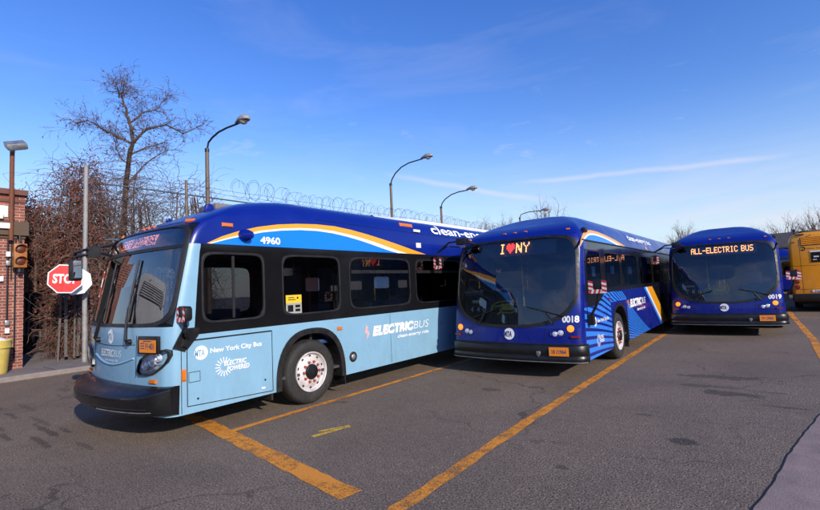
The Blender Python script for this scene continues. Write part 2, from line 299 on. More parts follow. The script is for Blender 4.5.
# ------------------------------------------------------------------ mesh helpers
class MB:
    def __init__(s): s.v = []; s.f = []; s.m = []
    def add(s, vs, fs, mi=0):
        o = len(s.v); s.v += [tuple(v) for v in vs]; s.f += [tuple(i+o for i in f) for f in fs]; s.m += [mi]*len(fs); return s
    def box(s, c, d, mi=0, rot=None):
        hx, hy, hz = d[0]/2, d[1]/2, d[2]/2; c = Vector(c)
        P = [Vector((sx*hx, sy*hy, sz*hz)) for sz in (-1, 1) for sy in (-1, 1) for sx in (-1, 1)]
        if rot is not None: P = [rot @ p for p in P]
        return s.add([p+c for p in P], [(0, 2, 3, 1), (4, 5, 7, 6), (0, 1, 5, 4), (2, 6, 7, 3), (0, 4, 6, 2), (1, 3, 7, 5)], mi)
    def tube(s, path, r, n=8, mi=0, caps=True):
        P = [Vector(p) for p in path]; k = len(P)
        rs = r if isinstance(r, (list, tuple)) else [r]*k
        vs = []; ref = None
        for i in range(k):
            d = (P[min(i+1, k-1)]-P[max(i-1, 0)])
            if d.length < 1e-9: d = Vector((0, 0, 1))
            d.normalize()
            if ref is None:
                ref = Vector((0, 0, 1)) if abs(d.z) < .9 else Vector((1, 0, 0))
            a = ref - d*ref.dot(d)
            if a.length < 1e-6: a = Vector((1, 0, 0)).cross(d)
            a.normalize(); ref = a; b = d.cross(a)
            for j in range(n):
                t = 2*PI*j/n; vs.append(P[i]+(a*math.cos(t)+b*math.sin(t))*rs[i])
        fs = [(i*n+j, i*n+(j+1) % n, (i+1)*n+(j+1) % n, (i+1)*n+j) for i in range(k-1) for j in range(n)]
        if caps and n > 3: fs += [tuple(range(n-1, -1, -1)), tuple(range((k-1)*n, k*n))]
        return s.add(vs, fs, mi)
    def lathe(s, prof, n, M4, mi=0):       # prof: (radius, height) along local z
        vs = []; k = len(prof)
        for (r, h) in prof:
            for j in range(n):
                t = 2*PI*j/n; vs.append(M4 @ Vector((r*math.cos(t), r*math.sin(t), h)))
        fs = [(i*n+j, i*n+(j+1) % n, (i+1)*n+(j+1) % n, (i+1)*n+j) for i in range(k-1) for j in range(n)]
        return s.add(vs, fs, mi)
    def disc(s, M4, r, n=20, mi=0, h=0):
        vs = [M4 @ Vector((r*math.cos(2*PI*j/n), r*math.sin(2*PI*j/n), h)) for j in range(n)]
        return s.add(vs, [tuple(range(n))], mi)
    def prism(s, poly, fa, fb, mi=0):      # poly of 2D points, fa and fb map it to two 3D outlines
        n = len(poly); A = [fa(*p) for p in poly]; B = [fb(*p) for p in poly]
        return s.add(A+B, [tuple(range(n)), tuple(range(2*n-1, n-1, -1))]+[(i, (i+1) % n, n+(i+1) % n, n+i) for i in range(n)], mi)
    def grid(s, rows, mi=0, closed=False):
        k = len(rows); n = len(rows[0]); vs = [p for r in rows for p in r]
        fs = [(i*n+j, i*n+(j+1) % n, (i+1)*n+(j+1) % n, (i+1)*n+j) for i in range(k-1) for j in range(n if closed else n-1)]
        return s.add(vs, fs, mi)
    def build(s, name, mats, parent=None, angle=35, recalc=True, bevel=0):
        me = bpy.data.meshes.new(name); me.from_pydata(s.v, [], s.f)
        if not isinstance(mats, (list, tuple)): mats = [mats]
        for m in mats: me.materials.append(m)
        for p, i in zip(me.polygons, s.m): p.material_index = i
        if recalc or bevel:
            bm = bmesh.new(); bm.from_mesh(me)
            if recalc: bmesh.ops.recalc_face_normals(bm, faces=bm.faces)
            if bevel:
                es = [e for e in bm.edges if len(e.link_faces) == 2 and e.calc_face_angle(0) > .6]
                bmesh.ops.bevel(bm, geom=es, offset=bevel, segments=2, profile=.5, affect='EDGES', clamp_overlap=True)
            bm.to_mesh(me); bm.free()
        if angle:
            for p in me.polygons: p.use_smooth = True
            try: me.set_sharp_from_angle(angle=R(angle))
            except Exception: pass
        me.update()
        o = bpy.data.objects.new(name, me); COL.objects.link(o)
        if parent is not None: o.parent = parent
        return o

def tag(o, label=None, cat=None, group=None, kind=None):
    if label: o['label'] = label
    if cat: o['category'] = cat
    if group: o['group'] = group
    if kind: o['kind'] = kind
    return o
def thing(name, label, cat, loc=(0, 0, 0), group=None, rz=0):
    o = bpy.data.objects.new(name, None); COL.objects.link(o); o.location = loc; o.rotation_euler.z = rz; o.empty_display_size = .2
    return tag(o, label, cat, group)
def copy_tree(o, parent=None):
    c = o.copy(); COL.objects.link(c)
    if parent is not None: c.parent = parent
    for ch in [x for x in bpy.data.objects if x.parent == o]: copy_tree(ch, c)
    return c

def interp(tab, x):
    if x <= tab[0][0]: return tab[0][1]
    for (a, fa), (b, fb) in zip(tab, tab[1:]):
        if x <= b: return fa+(fb-fa)*(x-a)/(b-a)
    return tab[-1][1]
def smooth(t): t = max(0, min(1, t)); return t*t*(3-2*t)

_tcache = {}
def text_mesh(txt, bold=.0, shear=0.):
    key = (txt, bold, shear)
    if key not in _tcache:
        cu = bpy.data.curves.new('lettering', 'FONT'); cu.body = txt; cu.size = 1; cu.offset = bold; cu.shear = shear; cu.resolution_u = 3
        ob = bpy.data.objects.new('lettering', cu); COL.objects.link(ob)
        dg = bpy.context.evaluated_depsgraph_get(); dg.update()
        me = bpy.data.meshes.new_from_object(ob.evaluated_get(dg))
        bm = bmesh.new(); bm.from_mesh(me); bmesh.ops.triangulate(bm, faces=bm.faces)
        for k in range(-2, 9):
            bmesh.ops.bisect_plane(bm, geom=bm.verts[:]+bm.edges[:]+bm.faces[:], plane_co=(0, k*.1+.011, 0), plane_no=(0, 1, 0))
        bm.to_mesh(me); bm.free()
        V = [(v.co.x, v.co.y) for v in me.vertices]; F = [tuple(p.vertices) for p in me.polygons]
        x0 = min(v[0] for v in V); x1 = max(v[0] for v in V); y0 = min(v[1] for v in V); y1 = max(v[1] for v in V)
        bpy.data.objects.remove(ob); bpy.data.curves.remove(cu); bpy.data.meshes.remove(me)
        _tcache[key] = (V, F, (x0, x1, y0, y1))
    return _tcache[key]
def lettering(txt, fmap, a0, b0, width, cap, m, parent, name='lettering', bold=.0, shear=0., rise=0.):
    """write txt with its left baseline at (a0, b0) on the surface fmap(a, b)"""
    V, F, (x0, x1, y0, y1) = text_mesh(txt, bold, shear)
    sx = width/(x1-x0); sy = cap/.69
    mb = MB(); mb.add([fmap(a0+(x-x0)*sx, b0+y*sy+(x-x0)*sx*rise) for x, y in V], F)
    return mb.build(name, m, parent, angle=0, recalc=False)

DOT = {'A': "01110 10001 10001 11111 10001 10001 10001", 'L': "10000 10000 10000 10000 10000 10000 11111", '-': "00000 00000 00000 11111 00000 00000 00000",
 'E': "11111 10000 10000 11110 10000 10000 11111", 'C': "01110 10001 10000 10000 10000 10001 01110", 'T': "11111 00100 00100 00100 00100 00100 00100",
 'R': "11110 10001 10001 11110 10100 10010 10001", 'I': "01110 00100 00100 00100 00100 00100 01110", 'B': "11110 10001 10001 11110 10001 10001 11110",
 'U': "10001 10001 10001 10001 10001 10001 01110", 'S': "01111 10000 10000 01110 00001 00001 11110", 'N': "10001 11001 11101 10101 10111 10011 10001",
 'Y': "10001 10001 01010 00100 00100 00100 00100", ' ': "000 000 000 000 000 000 000", 'l': "1 1 1 1 1 1 1"}
HEART = "0110110 1111111 1111111 1111111 0111110 0011100 0001000"

def rrpoint(th, hw, hh, n):
    c, s_ = math.cos(th), math.sin(th)
    if isinstance(n, tuple): n = n[0] if s_ >= 0 else n[1]
    r = (abs(c/hw)**n+abs(s_/hh)**n)**(-1./n); return r*c, r*s_
def rectpoint(th, hw, hh):
    c, s_ = math.cos(th), math.sin(th); k = 1/max(abs(c)/hw, abs(s_)/hh); return k*c, k*s_

# ------------------------------------------------------------------ bus body
class Body:
    def __init__(s, W, y0, bow, rc, wtab, drop, dropL, L, z1):
        s.W = W; s.y0t = y0; s.bow = bow; s.rc = rc; s.wtab = wtab; s.drop = drop; s.dropL = dropL; s.L = L; s.z1 = z1
    def w(s, z): return interp(s.wtab, z)
    def y0(s, z): return interp(s.y0t, z)
    def tm(s, z):
        w_ = s.w(z); r = min(s.rc, w_*.4); return (w_-r)/(w_-r+r*PI/2)
    def warp(s, y, z):
        if z <= 2.4: return z
        k = ((z-2.4)/(s.z1-2.4))**2
        return z-s.drop*(1-smooth(y/s.dropL))*k
    def fr(s, t, z):
        w_ = s.w(z); r = min(s.rc, w_*.4); tm = s.tm(z); sg = 1 if t >= 0 else -1; a = abs(t)
        if a <= tm: u = a/tm*(w_-r); ex = 0
        else:
            an = (a-tm)/(1-tm)*PI/2; u = w_-r+r*math.sin(an); ex = r*(1-math.cos(an))
        y = s.y0(z)+s.bow*(min(u, w_-r*.3)/s.W)**2+ex
        return sg*u, y
    def front(s, t, z, off=0.):
        u, y = s.fr(t, z)
        if off:
            e = .004; u2, y2 = s.fr(min(t+e, .9999), z); u1, y1 = s.fr(max(t-e, -.9999), z)
            dx, dy = u2-u1, y2-y1; l = math.hypot(dx, dy); u += dy/l*off; y -= dx/l*off
        return Vector((u, y, s.warp(y, z)))
    def tu(s, u, z):     # front parameter for a lateral offset u
        lo, hi = 0, 1; a = min(abs(u), s.w(z)-1e-4)
        for _ in range(30):
            m_ = (lo+hi)/2
            if s.fr(m_, z)[0] < a: lo = m_
            else: hi = m_
        return lo if u >= 0 else -lo
    def frontu(s, u, z, off=0.): return s.front(s.tu(u, z), z, off)
    def side(s, y, z, off=0., sg=1):       # z is the true height
        lo, hi = z, z+s.drop+.02
        for _ in range(24):
            m_ = (lo+hi)/2
            if s.warp(y, m_) < z: lo = m_
            else: hi = m_
        return Vector((sg*(s.w(lo)+off), y, z))

def bus_shell(B, ylev, zlev, te, rule, parent, mats, name='body', pillar=None):
    """loft of horizontal rings; rule(region, z, y or t) gives a material index or None for an opening"""
    tms = B.tm(1.5)
    ts = [tms*(-1+2*i/14) for i in range(15)]
    for k in range(1, 7): ts += [tms+(1-tms)*k/6., -(tms+(1-tms)*k/6.)]
    ts += [te, -te]; ts = sorted(set(round(t, 5) for t in ts)); ts[0] = -1; ts[-1] = 1
    rows = []
    L0 = ylev[0]
    for z in zlev:
        w_ = B.w(z); fr = [B.fr(t, z) for t in ts]; yc = fr[-1][1]; ys = []
        for j, y in enumerate(ylev):
            if z > 2.42 or (y < yc+.01 and not (pillar and y in pillar)):
                y2 = y if y > 2.6 else max(yc+.012*(j+1), yc+(y-L0+.03)*(2.6-yc)/(2.6-L0))
            elif pillar and y in pillar:
                y2 = yc+(pillar.index(y)+1)/len(pillar)*max(.05, .16-.12*(z-1.37)/.94 if z > 1.37 else .16)
            else: y2 = y
            ys.append(y2)
        rr = .12; rear = [(w_, B.L-rr)]+[(w_-rr+rr*math.cos(a), B.L-rr+rr*math.sin(a)) for a in (PI/6, PI/3, PI/2)]
        rear = rear+[(-a, b) for a, b in reversed(rear)]
        ring = fr+[(w_, y) for y in ys]+rear+[(-w_, y) for y in reversed(ys)]
        rows.append([Vector((u, y, B.warp(y, z))) for u, y in ring])
    nf, ns = len(ts), len(ylev); n = len(rows[0]); nr = 8
    reg = []
    for j in range(n):
        if j < nf-1: reg.append(('front', (ts[j]+ts[j+1])/2))
        elif j == nf-1: reg.append(('left', L0-.01))
        elif j < nf+ns-1: reg.append(('left', (ylev[j-nf]+ylev[j-nf+1])/2))
        elif j < nf+ns+nr: reg.append(('rear', 0) if j != nf+ns-1 else ('left', B.L-.1))
        elif j < n-1:
            k = ns-1-(j-nf-ns-nr); reg.append(('right', (ylev[k]+ylev[k-1])/2))
        else: reg.append(('right', L0-.01))
    reg[nf+ns+nr-1] = ('right', B.L-.1)
    mb = MB(); mb.v = [tuple(p) for r in rows for p in r]
    for i in range(len(rows)-1):
        zm = (zlev[i]+zlev[i+1])/2
        for j in range(n):
            mi = rule(reg[j][0], zm, reg[j][1])
            if mi is None: continue
            mb.f.append((i*n+j, i*n+(j+1) % n, (i+1)*n+(j+1) % n, (i+1)*n+j)); mb.m.append(mi)
    o = (len(rows)-1)*n; tp = rule('top', zlev[-1], 0)
    mb.f.append(tuple(o+j for j in range(nf))); mb.m.append(tp)
    left = [o+nf-1]+[o+nf+k for k in range(ns)]+[o+nf+ns+k for k in range(4)]
    right = [o]+[o+n-1-k for k in range(ns)]+[o+nf+ns+7-k for k in range(4)]
    for a in range(len(left)-1): mb.f.append((left[a], left[a+1], right[a+1], right[a])); mb.m.append(tp)
    used = set(i for f in mb.f for i in f); mp = {}; nv = []
    for i in sorted(used): mp[i] = len(nv); nv.append(mb.v[i])
    mb.v = nv; mb.f = [tuple(mp[i] for i in f) for f in mb.f]
    return mb

def opening(fm, c, hole, fo, nfo, fi, nfi, mats, parent, wname, glassm, fillm=None, raise_=.010, gl_in=-.010, mull=(), div=()):
    """fm(a, b, off): surface; a filler from the rectangular hole to a rounded outline, a frame of rubber, and a pane"""
    ths = [2*PI*i/72 for i in range(72)]+[math.atan2(sb*hole[1], sa*hole[0]) % (2*PI) for sa in (1, -1) for sb in (1, -1)]
    ths = sorted(set(round(t, 6) for t in ths)); n = len(ths)
    rect = [rectpoint(t, *hole) for t in ths]; O = [rrpoint(t, *fo, nfo) for t in ths]; I = [rrpoint(t, *fi, nfi) for t in ths]
    P = lambda p, off: fm(c[0]+p[0], c[1]+p[1], off)
    fill = None
    if fillm is not None:
        fill = MB().grid([[P(p, 0) for p in rect], [P((p[0]*.5+q[0]*.5, p[1]*.5+q[1]*.5), 0) for p, q in zip(rect, O)], [P(q, 0) for q in O]], closed=True)
    fr = MB(); J = [(o[0]*.7+i[0]*.3, o[1]*.7+i[1]*.3) for o, i in zip(O, I)]
    fr.grid([[P(q, -.004) for q in O], [P(q, raise_*.8) for q in O], [P(q, raise_) for q in J], [P(q, raise_*.6) for q in I], [P(q, gl_in-.02) for q in I]], closed=True)
    bars = []
    for (a, b0, b1, hwid) in mull:       # vertical divider
        q = MB(); q.grid([[fm(a+e*hwid, b0+(b1-b0)*k/6, h_) for k in range(7)] for e, h_ in ((-1, gl_in), (-1, .003), (1, .003), (1, gl_in))]); bars.append(q)
    for (b, a0, a1, hwid) in div:        # horizontal divider
        q = MB(); q.grid([[fm(a0+(a1-a0)*k/24, b+e*hwid, h_) for k in range(25)] for e, h_ in ((-1, gl_in), (-1, .003), (1, .003), (1, gl_in))]); bars.append(q)
    win = MB(); K = [0, .25, .5, .7, .85, .95, 1.0]
    win.grid([[P((q[0]*k*1.003, q[1]*k*1.003), gl_in) for q in I] for k in K[1:]], closed=True)
    win.add([P((q[0]*.25, q[1]*.25), gl_in) for q in I], [tuple(range(n))])
    go = win.build(wname, glassm, parent)
    fr.build('window_frame', mats, go)
    for q in bars: q.build('window_bar', mats, go)
    if fill is not None: fill.build('window_surround', fillm, parent)
    return go

def decal(fm, poly, m, parent, name, sub=None):
    mb = MB(); mb.add([fm(*p) for p in poly], [tuple(range(len(poly)))]); return mb.build(name, m, parent, angle=0, recalc=False)
def band(fm, top, bot, m, parent, name):
    mb = MB(); mb.grid([[fm(*p) for p in top], [fm(p[0]*.5+q[0]*.5, p[1]*.5+q[1]*.5) for p, q in zip(top, bot)], [fm(*p) for p in bot]])
    return mb.build(name, m, parent, angle=60, recalc=False)

def sideM(x, y, z, sg):  # local frame whose z points outwards from the bus side
    return Matrix(((0, 0, sg, x), (1, 0, 0, y), (0, 1, 0, z), (0, 0, 0, 1))) if sg > 0 else Matrix(((0, 0, -1, x), (-1, 0, 0, y), (0, 1, 0, z), (0, 0, 0, 1)))

def wheel(parent, x, y, sg, r=.485):
    A = sideM(x, y, r, sg)
    t = MB(); t.lathe([(.30, -.26), (.42, -.28), (r-.02, -.26), (r, -.22), (r, -.05), (r-.008, -.035), (r-.022, -.012), (.455, -.004), (.40, .006), (.35, .004), (.318, -.006), (.305, -.02), (.30, -.26)], 56, A)
    for g in (.09, .14, .19): pass
    ty = t.build('wheel', M['tyre'], parent)
    rm = MB(); rm.lathe([(.303, -.05), (.303, .004), (.293, .010), (.283, .002), (.272, -.045), (.262, -.055), (.215, -.028), (.185, -.012), (.10, -.010)], 48, A, 0)
    for k in range(10):
        a = 2*PI*(k+.5)/10; c = A @ Vector((.236*math.cos(a), .236*math.sin(a), -.036)); Mk = A.copy(); Mk.translation = c
        rm.disc(Mk, .021, 12, 1)
    hb = MB(); hb.lathe([(.118, -.02), (.115, .012), (.10, .028), (.055, .034), (.05, .045), (.0, .048)], 28, A)
    hb.build('hub', M['black'], ty, recalc=False)
    for k in range(10):
        a = 2*PI*k/10; c = A @ Vector((.152*math.cos(a), .152*math.sin(a), -.012)); Mk = A.copy(); Mk.translation = c
        rm.lathe([(.021, 0), (.019, .03), (.0, .034)], 8, Mk, 2)
    rm.build('rim', [M['rim'], M['hole'], M['nut']], ty, recalc=False)
    return ty

def arch_panel(mb, B, y0, y1, z0, zt, ztop, sg, mi, p=2.5, n=26):
    c = (y0+y1)/2; hw = (y1-y0)/2; arc = []
    for k in range(n+1):
        a = PI-PI*k/n; ca, sa = math.cos(a), math.sin(a); rr = (abs(ca)**p+abs(sa)**p)**(-1/p)
        arc.append((c+hw*rr*ca, z0+(ztop-z0)*rr*sa))
    mb.grid([[B.side(y, z, 0, sg) for y, z in arc], [B.side(y, zt, 0, sg) for y, z in arc]], mi)
    return arc
def arch_trim(B, arc, sg, th, parent, name='wheel_arch', out=.022):
    c = (arc[0][0]+arc[-1][0])/2; z0 = arc[0][1]; mb = MB()
    inn = [(c+(y-c)*(1-th*1.25), z0+(z-z0)*(1-th)) for y, z in arc]
    S = lambda q, off: B.side(q[0], q[1], off, sg)
    mb.grid([[S(q, -.01) for q in arc], [S(q, out) for q in arc], [S(q, out) for q in inn], [S(q, -.02) for q in inn], [S(q, -.34) for q in inn]])
    ins = [S(q, -.33) for q in inn]; mb.add(ins, [tuple(range(len(ins)))])
    return mb.build(name, M['rubber'], parent)

def mta_logo(fm, a, b, r, parent, disc=None, letter=None, name='round_logo', sq=1.0):
    n = 28; mb = MB(); mb.add([fm(a+r*sq*math.cos(2*PI*k/n), b+r*math.sin(2*PI*k/n)) for k in range(n)], [tuple(range(n))])
    o = mb.build(name, disc or M['wtext'], parent, angle=0, recalc=False)
    V, F, (x0, x1, y0, y1) = text_mesh('MTA', .03, .12)
    h = 1.05*r; wd = 1.45*r*sq; mp = lambda x, y: fm(a-.95*r*sq+(x-x0)/(x1-x0)*wd, b-.48*h+(y-y0)/(y1-y0)*h*.92)
    t = MB(); t.add([tuple(mp(x, y)) for x, y in V], F)
    return o, t

def sunburst(fm, a, b, r, m, parent):
    mb = MB()
    for k in range(13):
        an = R(50+k*262/12.); c, s_ = math.cos(an), math.sin(an); q = []
        for rad, hw in ((.40, .02), (.55, .045), (.92, .052), (1., .03)):
            q.append((rad, hw))
        pts = [(a+r*(rd*c-h*s_), b+r*(rd*s_+h*c)) for rd, h in q]+[(a+r*(rd*c+h*s_), b+r*(rd*s_-h*c)) for rd, h in reversed(q)]
        mb.add([fm(*p) for p in pts], [tuple(range(8))])
    return mb.build('sunburst_emblem', m, parent, angle=0, recalc=False)

def led_text(fm, txt, a0, b0, height, width, parent, m=None, name='sign_lettering'):
    cols = sum((len(HEART.split()[0]) if ch == '*' else len(DOT[ch].split()[0]))+1 for ch in txt)-1
    pa = width/cols; pb = height/7; x = 0; mb = MB()
    for ch in txt:
        g = (HEART if ch == '*' else DOT[ch]).split()
        for r_i, row in enumerate(g):
            for c_i, bit in enumerate(row):
                if bit == '1':
                    ca = a0+(x+c_i+.5)*pa; cb = b0+height-(r_i+.5)*pb
                    mb.add([fm(ca-pa*.40, cb-pb*.40), fm(ca+pa*.40, cb-pb*.40), fm(ca+pa*.40, cb+pb*.40), fm(ca-pa*.40, cb+pb*.40)], [(0, 1, 2, 3)], 1 if ch == '*' else 0)
        x += len(g[0])+1
    return mb.build(name, [m or M['led'], M['ledred']], parent, angle=0, recalc=False)

def interior(root, B, L, y0=.75, seats=((1.9, 2.9, 3.7, 4.5, 5.3, 6.1, 6.9, 8.3, 9.6))):
    mb = MB(); mb.box((0, L/2+.2, .375), (2.0, L-1.2, .13), 0)
    mb.box((0, (y0+1.6)/2-.05, .41), (2.44, 1.1, .12)); mb.build('underbody', M['under'], root)
    fl = MB(); fl.box((0, L/2+.25, .47), (2.50, L-1.1, .04)); fl.build('floor', M['floor'], root)
    ce = MB(); ce.box((0, L/2+.3, 2.42), (2.40, L-1.4, .05)); ce.build('ceiling', M['liner'], root)
    d = MB(); d.prism([(.55, .5), (.50, 1.12), (.62, 1.20), (1.02, 1.22), (1.12, 1.05), (.95, .5)], lambda y, z: Vector((-1.12, y, z)), lambda y, z: Vector((1.12, y, z)))
    d.build('dashboard', M['dash'], root, bevel=.02)
    st = MB(); cx = .62; Rm = Matrix.Translation((cx, 1.22, 1.27)) @ Matrix.Rotation(R(28), 4, 'X')
    n = 32; st.tube([Rm @ Vector((.235*math.cos(2*PI*k/n), .235*math.sin(2*PI*k/n), 0)) for k in range(n+1)], .017, 8, caps=False)
    for a in (90, 210, 330): st.tube([Rm @ Vector((0, 0, -.03)), Rm @ Vector((.23*math.cos(R(a)), .23*math.sin(R(a)), 0))], .012, 6)
    st.tube([Rm @ Vector((0, 0, -.02)), Vector((cx, .95, 1.0))], .04, 10); st.build('steering_wheel', M['dash'], root)
    ds = MB(); ds.box((cx, 1.85, .98), (.5, .5, .14)); ds.box((cx, 2.14, 1.33), (.5, .13, .72), rot=Matrix.Rotation(R(-8), 3, 'X')); ds.box((cx, 2.2, 1.80), (.28, .10, .2)); ds.box((cx, 1.9, .7), (.34, .36, .5))
    ds.build('driver_seat', M['seat'], root, bevel=.03)
    pt = MB(); pt.box((.62, 2.5, 1.25), (1.1, .04, 1.5)); pt.build('partition', M['dash'], root)
    proto = None
    for y in seats:
        for sx in (1, -1):
            if proto is None:
                s = MB(); s.box((0, 0, .90), (.86, .42, .07)); s.box((0, .22, 1.18), (.86, .06, .62), rot=Matrix.Rotation(R(-8), 3, 'X')); s.box((0, 0, .68), (.10, .3, .42))
                proto = s.build('passenger_seat', M['seat'], root, bevel=.02); o = proto
            else:
                o = proto.copy(); COL.objects.link(o)
            o.location = (sx*.72, y, 0)
    for (x, y) in ((.28, 2.9), (-.3, 3.7), (.3, 5.0), (-.3, 6.2), (.3, 7.5), (-.45, 1.6)):
        h = MB(); h.tube([(x, y, .49), (x, y, 2.4)], .017, 8); h.build('handrail', M['pole'], root)

def hazard_mirror(root, c, out, w_, h_, base=None, name='mirror', up=False):
    """round backed mirror whose edge is wrapped in red and white tape; c local centre, facing forward and back"""
    hd = MB(); pts = [(w_*.5*a, h_*.5*b) for a, b in ((-1, -.7), (-.7, -1), (.7, -1), (1, -.7), (1, .7), (.7, 1), (-.7, 1), (-1, .7))]
    hd.prism(pts, lambda x, z: Vector((c[0]+x, c[1]-.045, c[2]+z)), lambda x, z: Vector((c[0]+x*.92, c[1]+.045, c[2]+z*.92)))
    o = hd.build(name, M['black'], root, bevel=.012)
    gl = MB(); gl.add([Vector((c[0]+x*.82, c[1]+.0475, c[2]+z*.82)) for x, z in pts], [tuple(range(8))]); gl.build('mirror_glass', M['mirror'], o, angle=0)
    tp = MB(); k = 0
    # U of slanted tape stripes on the forward face
    segs = [((-w_*.5, h_*.45), (-w_*.5, -h_*.5), (w_*.26, 0)), ((-w_*.5, -h_*.5), (w_*.5, -h_*.5), (0, h_*.28)), ((w_*.24, h_*.45), (w_*.24, -h_*.5), (w_*.26, 0))]
    for (p, q, t_) in segs:
        nst = max(4, int(math.hypot(q[0]-p[0], q[1]-p[1])/.035))
        for i in range(nst):
            a, b = i/nst, (i+1)/nst; s_ = .6/nst
            def L_(f, g): return Vector((max(c[0]-w_*.5, min(c[0]+w_*.5, c[0]+p[0]+(q[0]-p[0])*f+t_[0]*g)), c[1]-.050-.0015*k, max(c[2]-h_*.5, min(c[2]+h_*.5, c[2]+p[1]+(q[1]-p[1])*f+t_[1]*g))))
            tp.add([L_(a, 0), L_(b, 0), L_(b+s_, 1), L_(a+s_, 1)], [(0, 1, 2, 3)], i % 2)
        k += 1
    tp.build('hazard_tape', [M['redw'], M['wtape']], o, angle=0, recalc=False)
    return o

def marker(root, P, n, w_, h_, m=None, name='marker_lamp'):
    """small lamp lying on the surface at P with outward normal n"""
    n = Vector(n).normalized(); up = Vector((0, 0, 1)); a = up.cross(n).normalized(); b = n.cross(a)
    mb = MB()
    for hw, hh, d in ((w_/2, h_/2, -.01), (w_/2, h_/2, .012), (w_/2*.8, h_/2*.7, .024)):
        mb.v += [tuple(Vector(P)+a*sx*hw+b*sy*hh+n*d) for sx, sy in ((-1, -1), (1, -1), (1, 1), (-1, 1))]
    mb.f = [(i*4+j, i*4+(j+1) % 4, i*4+4+(j+1) % 4, i*4+4+j) for i in range(2) for j in range(4)]+[(8, 9, 10, 11)]; mb.m = [0]*9
    return mb.build(name, m or M['amber'], root, angle=0)

